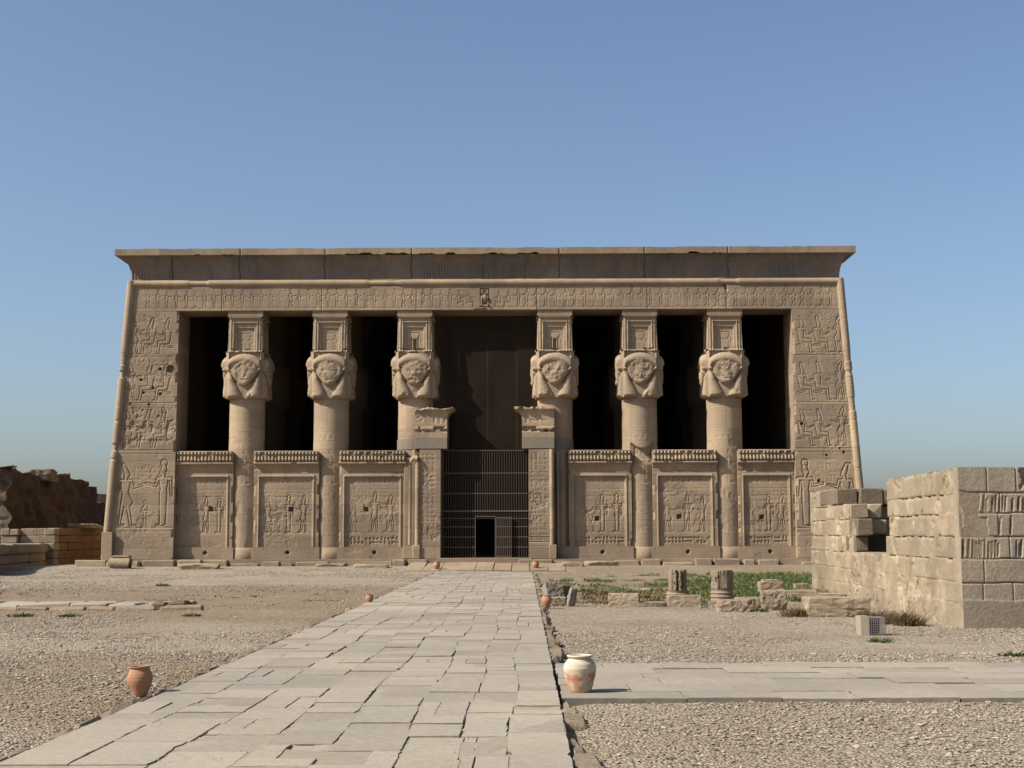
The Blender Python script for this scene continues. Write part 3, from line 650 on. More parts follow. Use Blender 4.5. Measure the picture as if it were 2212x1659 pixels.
while x < 22.6:
    l = rnd.uniform(.7, 2.1)
    if not (-2.9 < x+l/2 < 2.7) and rnd.random() < .9:
        m = MB(); y0 = -.35-rnd.uniform(0, .5); zt = .60-rnd.choice((.03, .06, .12, .22)); m.hullbox(x+.02, x+l-rnd.uniform(.02, .22), y0, .25 if abs(x) > 17 else .5, .1, zt, .04, .03, rnd.uniform(.85, 1.1), rnd)
        m.build('foundation_block', M['block'], temple)
    x += l
# iron grille across the gate, with the open doorway and its leaf
GYY = .74
def gx_(px): return P(px, 1100, GYY)[0]
def gz_(py): return P(1048, py, GYY)[1]
m = MB(); xa, xb = XC-2.5, XC+2.5; zt, zb = gz_(972), .66; dl, dr_ = gx_(1027.5), gx_(1069); leaf1 = gx_(1105)
def bar(m, x, za, zc, r=.016, y=GYY): m.box(x-r, x+r, y-r, y+r, za, zc)
def rail(m, x0, x1, z, r=.025, y=GYY): m.box(x0, x1, y-r-.004, y+r+.004, z-r, z+r)
zl = gz_(1104); zd = gz_(1117)
n = 36
for k in range(n+1): bar(m, xa+(xb-xa)*k/n, zl, zt)
for k in range(n*1+1):
    x = xa+(xb-xa)*k/n
    if dl < x < leaf1: bar(m, x, zd+.05, zl)
    else: bar(m, x, zb, zl)
for py in (973, 1022, 1066): rail(m, xa, xb, gz_(py))
rail(m, xa, xb, zl, .045)
for py in (1138, 1160, 1182): z = gz_(py); rail(m, xa, dl-.05, z); rail(m, leaf1+.02, xb, z)
rail(m, xa, xb, gz_(1120) , .02)
gr = m.build('iron_grille', M['iron'], temple)
m = MB(); m.box(dl-.05, dl, GYY-.06, GYY+.06, zb, zd+.05); m.box(dr_, dr_+.05, GYY-.06, GYY+.06, zb, zd+.05); m.box(dl-.05, dr_+.05, GYY-.065, GYY+.065, zd, zd+.055); m.build('door_frame', M['iron'], gr)
m = MB(); yl = GYY-.12
for k in range(9): bar(m, dr_+.08+(leaf1-dr_-.1)*k/8, zb+.03, zd-.02, .022, yl)
for z in (zb+.05, gz_(1182), gz_(1160), gz_(1138), zd-.02): rail(m, dr_+.07, leaf1, z, .03, yl)
m.build('door_leaf', M['iron'], gr)
# fine bird net hung behind the central opening, seams showing
nm, N_, L_, b_ = nodes('bird_net'); g = N_.new('ShaderNodeNewGeometry').outputs['Position']; out = N_['Material Output']
tr = N_.new('ShaderNodeBsdfTransparent'); df = N_.new('ShaderNodeBsdfDiffuse'); df.inputs[0].default_value = (.32, .24, .17, 1); mx = N_.new('ShaderNodeMixShader')
wv = N_.new('ShaderNodeSeparateXYZ'); L_.new(g, wv.inputs[0]); md = N_.new('ShaderNodeMath'); md.operation = 'PINGPONG'; md.inputs[1].default_value = .85; L_.new(wv.outputs[0], md.inputs[0])
L_.new(_ramp(N_, L_, md.outputs[0], .02, .05, .11, .06), mx.inputs[0]); L_.new(tr.outputs[0], mx.inputs[1]); L_.new(df.outputs[0], mx.inputs[2]); L_.new(mx.outputs[0], out.inputs[0])
m = MB(); X, Z = np.meshgrid(np.linspace(COLX[2]+1.02, COLX[3]-1.02, 40), np.linspace(6.85, 15.2, 40)); Y = 1.45+.03*np.sin(X*3)*np.sin(Z*.8); m.grid(X, Y, Z)
tag(m.build('bird_net', nm), 'fine brown netting hung across the tall central opening above the gate', 'net', None, 'thing')
# ------------------------------------------------------------------ loose stones
def zg(x, y): return float(gz(x, y))
def rock(sx_, sy_, sz_, seed, rough=.05, rnd_=.12, n=14, taper=.08):
    rnd_ *= .45; rough *= .95
    r = random.Random(seed); vid = {}; V = []; F = []
    def vert(p):
        k = tuple(round(c*1000) for c in p)
        if k not in vid: vid[k] = len(V); V.append(p)
        return vid[k]
    for ax in range(3):
        for sg in (-1, 1):
            b_, c = [(1, 2), (2, 0), (0, 1)][ax]
            for i in range(n):
                for j in range(n):
                    q = []
                    for (di, dj) in ((0, 0), (1, 0), (1, 1), (0, 1)):
                        p = [0, 0, 0]; p[ax] = sg; p[b_] = -1+2*(i+di)/n; p[c] = -1+2*(j+dj)/n; q.append(vert(tuple(p)))
                    F.append(q if sg > 0 else q[::-1])
    sk_ = [r.uniform(-taper, taper) for _ in range(6)]; off = Vector((r.uniform(0, 99), r.uniform(0, 99), r.uniform(0, 99)))
    cuts = []
    for _ in range(5):
        d = Vector((r.choice((-1, 1))*r.uniform(.4, 1), r.choice((-1, 1))*r.uniform(.3, 1), r.uniform(.2, 1))).normalized(); cuts.append((d, r.uniform(1.02, 1.45)))
    out = []; sm = min(sx_, sy_, sz_)
    for p in V:
        q = Vector(p)
        i_ = Vector([max(-1+rnd_*2, min(1-rnd_*2, c)) for c in q]); d = q-i_
        if d.length > 1e-6: q = i_+d.normalized()*min(d.length, rnd_*2)
        for (d, k) in cuts:
            e = q.dot(d)-k
            if e > 0: q = q-d*e
        q.x *= 1+sk_[0]*q.z+sk_[1]*q.y; q.y *= 1+sk_[2]*q.z+sk_[3]*q.x; q.z *= 1+sk_[4]*q.x+sk_[5]*q.y
        w = Vector((q.x*sx_/2, q.y*sy_/2, q.z*sz_/2)); nn = noise.fractal(w*(3.4/sm)+off, .65, 2.2, 6)
        dd = Vector((q.x**3, q.y**3, q.z**3)); dd = dd.normalized() if dd.length > 1e-6 else Vector((0, 0, 1))
        w = w+dd*nn*rough*sm*2; w.z += sz_/2; out.append(w)
    m = MB(); m.add([v[:] for v in out], F, True, r.uniform(.9, 1.08)); return m
def GG(px, py):
    z = -.1
    for _ in range(40): x, y = G(px, py, z); z = .6*z+.4*zg(x, y)
    return x, y, z
def block(w, d, h, seed, style):
    r = random.Random(seed); bm = bmesh.new(); j = lambda k=.04: r.uniform(-k, k)
    def corner(x, y, z, c):
        sx_, sy_, sz_ = (1 if x < 0 else -1), (1 if y < 0 else -1), (1 if z < h/2 else -1); o = (x*(1+j()), y*(1+j()), z*(1+j(.05)))
        for ax in range(3):
            p = [o[0]+sx_*c*r.uniform(.4, 1.6), o[1]+sy_*c*r.uniform(.4, 1.6), o[2]+sz_*c*r.uniform(.4, 1.6)]; p[ax] = o[ax]; bm.verts.new(p)
    c = .05*min(w, d, h)
    for x in (-w/2, w/2):
        for y in (-d/2, d/2):
            for z in (0, h):
                if style == 'under' and z == 0 and y < 0 and x > 0:
                    corner(w*.12, y*.9, 0, c); corner(x, y*.05, 0, c); corner(x, y, h*.5, c)
                elif style == 'broken' and z == h and y < 0 and x > 0:
                    corner(w*.1, y, h*.92, c); corner(x, y*.2, h*.85, c); corner(x, y, h*.35, c)
                elif style == 'broken' and z == h and y < 0: corner(x*.85, y*.7, h*.95, c); corner(x, y, h*.6, c)
                else: corner(x, y, z, c)
    bmesh.ops.convex_hull(bm, input=bm.verts); bmesh.ops.triangulate(bm, faces=bm.faces)
    for _ in range(3): bmesh.ops.subdivide_edges(bm, edges=[e for e in bm.edges if e.calc_length() > .09*max(w, h)], cuts=1); bmesh.ops.triangulate(bm, faces=bm.faces)
    off = Vector((seed*3.1, seed*1.7, 0)); bm.normal_update()
    for v in bm.verts: v.co += v.normal*noise.fractal(v.co*9+off, .8, 2.1, 4)*.022*(1.6 if style != 'square' else 1)
    bm.verts.index_update(); m = MB(); m.add([v.co[:] for v in bm.verts], [[q.index for q in f.verts] for f in bm.faces], False, r.uniform(.92, 1.08)); bm.free(); return m
BLOCKS = {3: 'square', 4: 'square', 5: 'broken', 6: 'broken', 7: 'under', 8: 'square', 9: 'square', 10: 'square', 11: 'square', 12: 'under', 13: 'square', 15: 'square', 1: 'square', 2: 'square', 14: 'square', 17: 'under'}
def put_rock(name, xpx, ypx, wpx, hpx, label, seed, depth=.7, rough=.05, rnd_=.12, mat='block', rz=None, sink=.04, z=None, group=None, cat='stone'):
    x, y, zz = GG(xpx, ypx)
    L = y-CAMP[1]; k = L/FPX; w, h = wpx*k, hpx*k*1.0; d = depth*w
    o = bpy.data.objects.new(name, (block(w, d, h+sink, seed, BLOCKS[seed]) if seed in BLOCKS else rock(w, d, h+sink, seed, rough, rnd_)).mesh(name, M[mat])); C.collection.objects.link(o)
    o.location = (x, y+d*.45, zz-sink); o.rotation_euler.z = random.Random(seed).uniform(-.18, .18) if rz is None else rz
    return tag(o, label, cat, group, 'thing')
put_rock('stone_block', 1350, 1311, 66, 27, 'rounded squared block on the sand left of the fluted column stumps', 1, .6, .03, .1)
put_rock('flat_stone', 1408, 1311, 62, 10, 'thin flat slab lying between the rounded block and the first column stump', 2, .5, .04, .12, sink=.1)
put_rock('stone_block', 1481, 1312, 70, 25, 'cracked tan block lying right in front of the left fluted stump', 3, .45, .04, .06)
put_rock('stone_block', 1541, 1313, 18, 13, 'small low block at the foot of the right fluted stump', 4, .9, .05, .1)
put_rock('stone_block', 1586, 1322, 66, 26, 'block with rounded broken front at the foot of the right column stump', 5, .6, .06, .17)
put_rock('stone_block', 1624, 1314, 60, 22, 'long broken tan block lying behind the round fronted block', 6, .6, .07, .1)
put_rock('stone_block', 1674, 1319, 52, 42, 'chipped block with a dark hollow in its face beside the dry shrub', 7, .6, .09, .08)
put_rock('stone_beam', 1712, 1296, 108, 20, 'long flat topped beam behind the chipped hollow block', 8, .5, .03, .05)
bx = put_rock('stone_block', 1668, 1290, 50, 32, 'upright box shaped block with a thin slab on top among the weeds', 9, .8, .05, .06)
o = put_rock('flat_stone', 1667, 1290, 34, 5, 'thin stone slab resting on top of the box shaped block', 10, .8, .04, .1, sink=0.); o.location.z += 34*(o.location.y+80)/FPX
o.location.z = bx.location.z+32*(bx.location.y+80)/FPX+.03
put_rock('stone_block', 1734, 1277, 30, 15, 'small squared block in the weeds against the end of the ruined wall', 11, .9, .04, .06)
put_rock('stone_block', 1814, 1333, 135, 42, 'large rough faced block lying along the foot of the pale ruined wall', 12, .45, .06, .10)
put_rock('flat_stone', 1765, 1297, 120, 14, 'flat slab lying behind the large rough faced block at the wall', 13, .5, .03, .07)
o = put_rock('flat_stone', 1200, 1303, 46, 44, 'tilted grey slab leaning up beside the path near the weeds', 14, .35, .04, .04, mat='grey'); o.rotation_euler = (radians(-38), radians(14), .5)
put_rock('stone_block', 1205, 1310, 34, 19, 'small squared block lying behind the terracotta jar at the path edge', 15, .8, .05, .09)
o = put_rock('pointed_stone', 1231, 1310, 17, 40, 'narrow pointed grey stone standing beside the tilted slab', 16, .9, .06, .3, mat='grey'); o.rotation_euler = (.1, radians(12), .3)
o = put_rock('stone_block', 1222, 1301, 22, 36, 'dark upright broken stone between the tilted slab and the pointed stone', 17, .9, .09, .12, mat='pitted'); o.rotation_euler = (0, radians(-8), .7)
put_rock('stone_block', 1398, 1278, 26, 7, 'small pale stone lying in the sparse green weeds', 18, .8, .08, .2)
# left side
put_rock('flat_stone', 426, 1230, 84, 12, 'thick loose slab lying on gravel before the temple steps left of the path', 20, .5, .04, .07)
put_rock('flat_stone', 342, 1216, 62, 10, 'pale broken slab against the foot of the left corner pilaster', 21, .6, .07, .1)
put_rock('flat_stone', 404, 1216, 56, 11, 'pale slab lying under the first screen wall behind the thick loose slab', 22, .6, .06, .08)
put_rock('flat_stone', 512, 1217, 50, 9, 'thin pale slab before the leftmost column base', 23, .6, .05, .08)
put_rock('flat_stone', 612, 1219, 60, 8, 'thin cracked slab before the second screen wall from the left', 24, .6, .05, .1)
put_rock('flat_stone', 712, 1224, 64, 6, 'low sunken slab before the second column from the left', 25, .7, .06, .1)
put_rock('flat_stone', 800, 1227, 72, 8, 'long low slab left of the entrance steps', 26, .6, .05, .1)
put_rock('flat_stone', 1300, 1222, 70, 9, 'rough low slab right of the entrance steps', 27, .6, .08, .1)
put_rock('flat_stone', 1236, 1224, 50, 9, 'short rough slab beside the right jar at the steps', 28, .6, .08, .1)
def drum(): 
    x, y, z0 = GG(255, 1229); k = (y+80)/FPX; m = MB(); w = 42*k; r_ = 15*k; prof = []
    A = np.linspace(-.25*pi, 1.25*pi, 26)[::-1]; ys_ = np.linspace(-.5, .5, 14); U, V_ = np.meshgrid(A, ys_)
    R_ = r_*(1+.10*(fbm(U, V_, .4, 3, 3)-.5)); m.grid(x+V_*w*(1+.06*np.sin(U*3)), y+.45-R_*np.cos(U)*1.1, z0+r_*.72+R_*np.sin(U)*.9)
    for e in (0, -1):
        X, Y, Z = x+V_[e]*w*(1+.06*np.sin(U[e]*3)), y+.45-R_[e]*np.cos(U[e])*1.1, z0+r_*.72+R_[e]*np.sin(U[e])*.9
        m.add(np.concatenate([np.stack([X, Y, Z], 1), [[X.mean(), Y.mean(), Z.mean()]]]), [[i, i+1, len(X)] for i in range(len(X)-1)])
    m.hullbox(x-w*.45, x+w*.5, y+.25, y+.75, z0+r_*1.5, z0+r_*1.85, .03, .02); return tag(m.build('stone_drum', M['block']), 'short grey stone drum lying on gravel before the left corner pilaster', 'stone', None, 'thing')
drum()
# two fluted stumps
def stump(xc, ytop, ybase, wt, wb, label, seed, frac):
    x, y = G(xc, ybase, -.12); k = (y+80)/FPX; zb_ = zg(x, y)-.05; h = (ybase-ytop)*k; r0, r1 = wb/2*k, wt/2*k
    t = thing('column_stump', (x, y+.1, zb_), label, 'column stump', 'fluted column stumps in the weeds')
    zz = np.linspace(0, h*frac, 70); zo = zz/(h*frac)
    m = MB(); m.lathe([(r0*(.97+.05*math.exp(-((q-.55)/.25)**2))*(1 if q < .97 else .96), a) for a, q in zip(zz, zo)], 56, (x, y+r0, zb_), True, True, 1., lambda A, Z: .03*(-np.abs(np.sin((Z/(h*frac))*pi*5.0)))*(sstep(.25, .4, Z/(h*frac)))*(np.cos(A+.6*seed) > -.9)+.03*(fbm(np.cos(A)*2, Z, .5, seed, 3)-.5))
    m.build('lower_drum', M['block'], t)
    zz = np.linspace(h*frac+.005, h, 30)
    m = MB(); m.lathe([(r1*(1 if 0 < i < 29 else .97), a) for i, a in enumerate(zz)], 144, (x, y+r0, zb_), True, True, 1., lambda A, Z: (-.075*(np.abs(np.sin(A*5.5+seed)) < .42) if seed % 2 else -.02*(np.abs(np.sin(A*4+seed)) < .18))-.09*(fbm(np.cos(A)*2, Z, .4, seed+5, 3) > .62)+.03*(fbm(np.cos(A)*2, Z, .3, seed, 3)-.5))
    m.build('fluted_drum', M['block'], t)
stump(1467, 1228, 1308, 40, 53, 'left fluted column stump with ringed lower drum standing in green weeds', 3, .44)
stump(1564, 1228, 1309, 48, 51, 'right column stump with smooth chipped top drum standing in green weeds', 4, .50)
# low stone platform on the left
pf = thing('stone_platform', (-10.5, -40, -.05), 'long low row of flat paving stones edged with brown kerb blocks on the left gravel', 'platform')
m = MB(); rnd = random.Random(3); x = -15.
while x < -8.1:
    l = rnd.uniform(.7, 1.5)
    for (ya, yb) in ((-41., -40.), (-40, -39.2)): m.hullbox(x, x+l-.03, ya, yb-.02, -.25, .10+rnd.uniform(-.03, .03)+(x+11)*.004, .03, .03, rnd.uniform(.9, 1.05), rnd)
    x += l
m.build('paving_slabs', M['slab'], pf)
m = MB(); x = -15.
while x < -7.9:
    l = rnd.uniform(.5, 1.3); m.hullbox(x, x+l-rnd.uniform(.01, .1), -41.25, -40.95, -.25, .06+rnd.uniform(-.04, .02), .04, .03, rnd.uniform(.8, 1.), rnd); x += l
m.build('edge_blocks', M['block'], pf)
m = MB(); m.hullbox(-8.1, -7.75, -41.2, -40.6, -.2, .16, .05, .03, .7, rnd); m.build('end_block', M['rough'], pf); m = MB(); m.hullbox(-7.7, -7.2, -41.1, -40.4, -.2, .17, .06, .04, .6, rnd); m.build('end_block', M['rough'], pf)

# ------------------------------------------------------------------ jars
def jar_mat(name, white):
    m, N, L, b = nodes(name); b.inputs['Roughness'].default_value = .75; tc = N.new('ShaderNodeTexCoord').outputs['Object']
    if white:
        sp = N.new('ShaderNodeSeparateXYZ'); L.new(tc, sp.inputs[0]); n_ = _noise(N, L, tc, 7, 5); ad = N.new('ShaderNodeMath'); ad.operation = 'MULTIPLY_ADD'; ad.inputs[1].default_value = .22
        L.new(n_, ad.inputs[0]); L.new(sp.outputs[2], ad.inputs[2])
        c = _mixc(N, L, _ramp(N, L, ad.outputs[0], .34, .40), (0.3456, 0.1692, 0.09), (0.4464, 0.396, 0.288))
        c = _mixc(N, L, _ramp(N, L, _noise(N, L, tc, 6, 4), .48, .56), c, (0.4176, 0.3384, 0.2448))
        c = _mixc(N, L, _ramp(N, L, sp.outputs[2], .05, .14, .55, 0), c, (0.36, 0.2736, 0.1872))
    else: c = _mixc(N, L, _ramp(N, L, _noise(N, L, tc, 5, 6), .35, .65), (0.288, 0.144, 0.0828), (0.3312, 0.18, 0.108))
    c = _mixc(N, L, .7, c, _mixc(N, L, _noise(N, L, tc, 40, 5), (.75, .75, .75), (1.25, 1.25, 1.25)), 'MULTIPLY'); L.new(c, b.inputs['Base Color']); return m
M['clay'] = jar_mat('terracotta', False); M['wclay'] = jar_mat('whitewashed_terracotta', True)
PA = [(.02, 0), (.26, 0), (.29, .03), (.355, .22), (.41, .45), (.44, .62), (.435, .70), (.395, .80), (.335, .865), (.30, .90), (.30, .92), (.335, .945), (.345, .97), (.335, .995), (.305, 1.0), (.275, .98), (.265, .92), (.36, .75), (.38, .6), (.2, .1), (.02, .08)]
PB = [(.02, 0), (.17, 0), (.19, .02), (.27, .18), (.36, .38), (.405, .55), (.40, .66), (.365, .78), (.325, .86), (.305, .91), (.32, .95), (.35, .98), (.345, 1.0), (.30, .99), (.28, .92), (.34, .75), (.36, .6), (.15, .1), (.02, .08)]
def jar(xpx, ypx, hpx, prof, mat, label, lean=(0, 0), z=None, seed=0):
    x, y, zz = GG(xpx, ypx)
    if z is not None: zz = z; x, y = G(xpx, ypx, zz)
    h = hpx*(y+80)/FPX
    p = []
    for (a, b_), (c, d) in zip(prof[:-1], prof[1:]):
        for t in (0, .34, .67): p.append(((a+(c-a)*t)*h, (b_+(d-b_)*t)*h))
    p.append((prof[-1][0]*h, prof[-1][1]*h)); m = MB()
    m.lathe(p, 48, (0, 0, 0), True, False, 1., lambda A, Z: h*.006*np.sin(Z/h*60)*(Z > .1*h)+h*.012*np.sin(A*2+seed)*sstep(.2, .6, Z/h))
    o = m.build('clay_jar', M[mat]); o.location = (x, y+.3*h, zz); o.rotation_euler = (lean[0], lean[1], 0)
    return tag(o, label, 'jar', 'clay jars beside the path')
jar(1254, 1499, 80, PA, 'wclay', 'cream and orange whitewashed jar at the corner of the main and side paths', (0, 0), -.04)
jar(299, 1506, 64, PB, 'clay', 'plain terracotta jar at the left edge of the path nearest the viewer', (.02, -.06), -.06, 1)
jar(797, 1305, 21, PB, 'clay', 'terracotta jar halfway along the left edge of the path', (0, .02), -.06, 2)
jar(1181, 1314, 28, PB, 'clay', 'terracotta jar at the right path edge before the tilted slab', (0, 0), -.1, 3)
jar(943, 1232, 19, PB, 'clay', 'pale terracotta jar at the left end of the entrance steps', (0, 0), None, 4)
jar(1157, 1231, 19, PB, 'clay', 'brown terracotta jar at the right end of the entrance steps', (0, 0), None, 5)

# ------------------------------------------------------------------ ruined wall on the right
rw = thing('ruined_wall', (12., -48, -.1), 'pale limestone block wall with a stepped gap in its top and gouged front', 'wall')
def xw(y): return 11.96+(y+48)*.0323
CZ = [-.25, .40, .87, 1.41, 1.91, 2.44, 2.90, 3.48]
def wall_block(m, ya, yb, za, zb_, th, r, tone=None):
    n = len(m.V); m.hullbox(0, th, ya+.004, yb-.004, za+.003, zb_-.003, r.uniform(.006, .018), .006, tone or r.uniform(.93, 1.06), r)
    V = m.V[-1]; V[:, 0] += xw(V[:, 1])+r.uniform(-.008, .012)
r = random.Random(12); m = MB(); LY = lambda L: -80+L
def side_sheet(m, ya, yb, za, zb_, seed, th=.74):
    ny, nz = int((yb-ya)/.03), max(8, int((zb_-za)/.022)); Yg, Zg = np.meshgrid(np.linspace(yb, ya, ny), np.linspace(za, zb_, nz)); Hs = .03*(fbm(Yg, Zg, .7, seed, 5)-.5)
    tone_ = np.ones_like(Hs); q = random.Random(seed)
    for c in range(7):
        y = -50.+q.uniform(0, 1); wob = .02*(fbm(Yg, Zg*0, 1.1, seed+c, 3)-.5)*2
        inn = (Zg >= CZ[c]+wob) & (Zg < CZ[c+1]+wob)
        if c: Hs -= .015*(.1+1.5*sstep(.42, .62, fbm(Yg, Zg*0+c, 1.3, 5+c, 3)))*np.exp(-((Zg-CZ[c]-wob)/.014)**2)
        while y < -28:
            l = q.uniform(.55, 1.7); k = inn & (Yg >= y) & (Yg < y+l); Hs[k] += q.gauss(0, .008); tone_[k] *= q.uniform(.88, 1.10)
            Hs -= .03*q.choice((.2, .5, 1.2))*np.exp(-((Yg-y-.015*np.sin(Zg*9+y))/.013)**2)*inn; y += l
    Hs -= .07*sstep(.60, .70, fbm(Yg, Zg, .55, seed+9, 4))*(.3+.7*vnoise(Yg, Zg, .12, 3)); tone_ *= 1+.22*(sstep(.55, .7, fbm(Yg, Zg, .45, seed+31, 4))-.25)
    e = np.minimum(zb_-Zg, Yg-ya); Hs -= .08*sstep(.1, 0, e)*sstep(.45, .7, fbm(Yg+Zg, Zg*0, .4, seed+13, 3))
    X = xw(Yg)-Hs; m.grid(X, Yg, Zg, True, tone_); m.skirt(X, Yg, Zg, (th, 0, 0))
side_sheet(m, LY(32.02), LY(51.8), -.25, 1.41, 3)
for c, L1 in ((3, 39.5), (4, 39.1), (5, 39.3), (6, 39.3)): side_sheet(m, LY(32.02), LY(L1), CZ[c], CZ[c+1]-.002, 3)
for c, L0 in ((3, 43.9), (4, 43.6), (5, 44.7), (6, 47.6)): side_sheet(m, LY(L0), LY(51.8), CZ[c], CZ[c+1]-.002, 3, .42)
# plastered mass behind the facing
V = [(.72, -47.9), (.72, LY(39.3)), (5.5, LY(39.3)), (5.5, -47.9)]
def prism(m, pts, z0, z1, tone=1.):
    V = [(xw(y)+x, y, z0) for x, y in pts]+[(xw(y)+x, y, z1) for x, y in pts]; n = len(pts)
    m.add(V, [[i, (i+1) % n, (i+1) % n+n, i+n] for i in range(n)], False, tone); m.add(V, [list(range(n))[::-1], list(range(n, 2*n))], False, tone)
prism(m, V, -.2, 3.44, .97); prism(m, [(.72, LY(39.3)), (.72, LY(44)), (5.5, LY(44)), (5.5, LY(39.3))], -.2, 1.0, .9)
m.build('side_blocks', M['pale'], rw)
# rough broken ends and cross wall behind the gap
for (x0, x1, La, Lb, za, zb_, mt) in ((.02, .50, 43.50, 44.6, 1.93, 2.43, 'pitted'), (.02, .43, 43.82, 45.2, 1.42, 1.91, 'pitted'), (.03, .60, 44.62, 45.6, 2.45, 2.90, 'pale'), (.68, 1.12, 45.0, 46.2, 2.45, 2.93, 'pale'), (.52, 1.25, 45.0, 47.4, 1.94, 2.43, 'pale'), (1.27, 2.3, 45.8, 47.6, 1.93, 2.42, 'pale'), (.02, .75, 46.9, 49.4, 2.92, 3.46, 'pitted'), (.8, 1.55, 46.7, 49, 2.92, 3.47, 'pitted'), (1.58, 2.25, 46.75, 49, 2.92, 3.44, 'pitted'),
                             (.45, 3.4, 48.2, 50.6, -.2, 1.92, 'pitted'), (1.4, 2.3, 47.5, 49, 2.44, 2.9, 'pale'), (2.32, 3.6, 48.2, 50, 2.44, 2.9, 'pale'), (2.3, 3.5, 48.9, 50.2, 2.92, 3.50, 'pale'), (3.52, 5.2, 48.6, 50, 2.92, 3.46, 'pale'), (3.6, 5.5, 48.7, 50, -.2, 2.9, 'pale')):
    m = MB(); ya, yb = LY(La), LY(Lb); m.hullbox(xw(ya)+x0, xw(ya)+x1, ya, yb, za, zb_, .03, .025, r.uniform(.92, 1.05), r); m.build('broken_block', M[mt], rw)
# gouged front
nx, nz = 260, 300; X, Z = np.meshgrid(np.linspace(11.96, 17.2, 560), np.linspace(-.25, 3.47, 330)); U = X-11.97; H = np.zeros_like(X)
H += .03*(fbm(X, Z, .5, 4, 5)-.5)
for z in CZ[1:-1]: H -= .05*np.exp(-((Z-z-.02*(fbm(X, Z*0, .5, int(z*10), 3)-.5)*2)/.018)**2)
r = random.Random(4)
for c in range(1, 7):
    x = r.uniform(.3, 1.) if c != 2 else .5
    while x < 5.2: H -= .035*np.exp(-((U-x)/.014)**2)*((Z > CZ[c]) & (Z < CZ[c+1])); x += r.uniform(.6, 1.3)
def gouge(c, ua, ub, step, d):
    global H
    u = ua
    while u < ub:
        za, zb_ = CZ[c], CZ[c+1]; t = np.clip((Z-za-.02)/(zb_-za-.05), 0, 1); top = r.uniform(.75, 1.); e = np.where(t < top, np.sqrt(np.clip(np.sin(pi*np.clip(t/top, 0, 1)), 0, 1)), 0)
        H -= d*r.uniform(.5, 1.2)*np.exp(-((U-u-.03*(t-.5))/.022)**2)*e; u += step*r.uniform(.6, 1.6)
gouge(3, .05, .95, .085, .10); gouge(3, 1.25, 1.75, .07, .09); gouge(5, .55, 2.2, .10, .085); gouge(4, .9, 1.9, .3, .07); gouge(3, 2.2, 5, .12, .08); gouge(5, 2.3, 5, .12, .08)
pl = sstep(.03, -.03, np.minimum(sd_box(U, Z, -.5, .42+.1*0, 1.95, 2.9)+.10*(fbm(X, Z, .35, 9, 3)-.5)*2, sd_box(U, Z, -.5, .58, 1.93, 2.3)+.12*(fbm(X, Z, .3, 12, 3)-.5)*2))
H = H*(1-pl)+pl*(-.06+.012*(fbm(X, Z, .4, 2, 3)-.5))
H -= .10*sstep(.5, .62, fbm(X, Z, .5, 22, 4))*sstep(2.9, 3.05, Z)*sstep(.15, .4, U)
bt = sstep(.5, .46, Z+.06*(fbm(X, Z*0, .5, 32, 4)-.5)*2); H = H*(1-bt)+bt*(.015+.012*(fbm(X, Z, .5, 33, 3)-.5))
m = MB(); m.grid(X, -48.0-H, Z, True, 1-.12*bt); m.skirt(X, -48.0-H, Z, (0, .4, 0)); m.build('gouged_front', M['front'], rw)

# ------------------------------------------------------------------ walls on the left
kx = lambda px: (px-1131.)/FPX
prof = [(28, 1005), (31, 1006.5), (49, 1008), (60, 1016), (73, 1022), (88, 1030), (128, 1034), (131, 1025), (146, 1025), (159, 1023), (175, 1032), (193, 1047), (207, 1058), (211, 1081), (224, 1090)]
ss, hh = [], []
for (px, py) in prof: s_ = (-32.-kx(px)*88)/(kx(px)*30+3.35); ss.append(s_); hh.append(2-(py-1153)/FPX*(88+30*s_))
mw = thing('mud_brick_wall', (-31, 10, .2), 'tall eroded dark brown mud brick wall with ragged top beside the temple', 'wall')
m = MB(); S_, T = np.meshgrid(np.linspace(-.02, 1.05, 260), np.linspace(0, 1, 60)); top = np.interp(S_, ss, hh)+.7*(fbm(S_*30, S_*0, 1.1, 6, 5)-.5)
Lw = 88+30*S_; Zw = .1+(top-.1)*T; D = .8*(fbm(S_*30, Zw, 1.3, 7, 6)-.5)*2-.5*T**2*fbm(S_*30, S_*0, 2.5, 5, 3)
Xw = -29.9-3.35*S_+D; m.grid(Xw, Lw-80, Zw)
E_, Tt = np.meshgrid(np.linspace(-.02, 1.05, 260), np.linspace(0, 1, 40)); tp = np.interp(E_, ss, hh)+.7*(fbm(E_*30, E_*0, 1.1, 6, 5)-.5)
X0 = np.repeat(Xw[-1:], 40, 0); m.grid(X0-8*Tt, 88+30*E_-80+0*Tt, tp+.9*sstep(0, .4, Tt)*(fbm(E_*30, Tt*8, 1.5, 8, 4)-.55)-.9*Tt)
A_, T2 = np.meshgrid(np.linspace(0, 1, 90), np.linspace(0, 1, 60)); xe = Xw[:, 0]; hz_ = top[0, 0]+.35*(fbm(A_*8, A_*0, 1.5, 18, 4)-.5)*2*np.clip(A_*4, 0, 1)-.8*A_
Xe = -29.95-9*A_+np.interp(T2, np.linspace(0, 1, 60), D[:, 0])*(1-A_)
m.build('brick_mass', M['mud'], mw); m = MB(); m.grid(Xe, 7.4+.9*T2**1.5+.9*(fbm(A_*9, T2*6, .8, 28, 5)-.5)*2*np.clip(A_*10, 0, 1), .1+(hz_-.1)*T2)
m.build('sunlit_end', M['mudend'], mw)  # end face takes the lighter copy with sunlight painted in
s_ = (-32.-kx(104)*88)/(kx(104)*30+3.35); Lq = 88+30*s_; xq = -29.9-3.35*s_; zq = 2-(1027-1153)/FPX*Lq
o = bpy.data.objects.new('brick_stump', rock(1.6, 1.8, .85, 91, .05, .12).mesh('brick_stump', M['pitted'])); C.collection.objects.link(o); put(o, mw); o.location = Vector((xq-.45, Lq-80, zq-.38))-mw.location
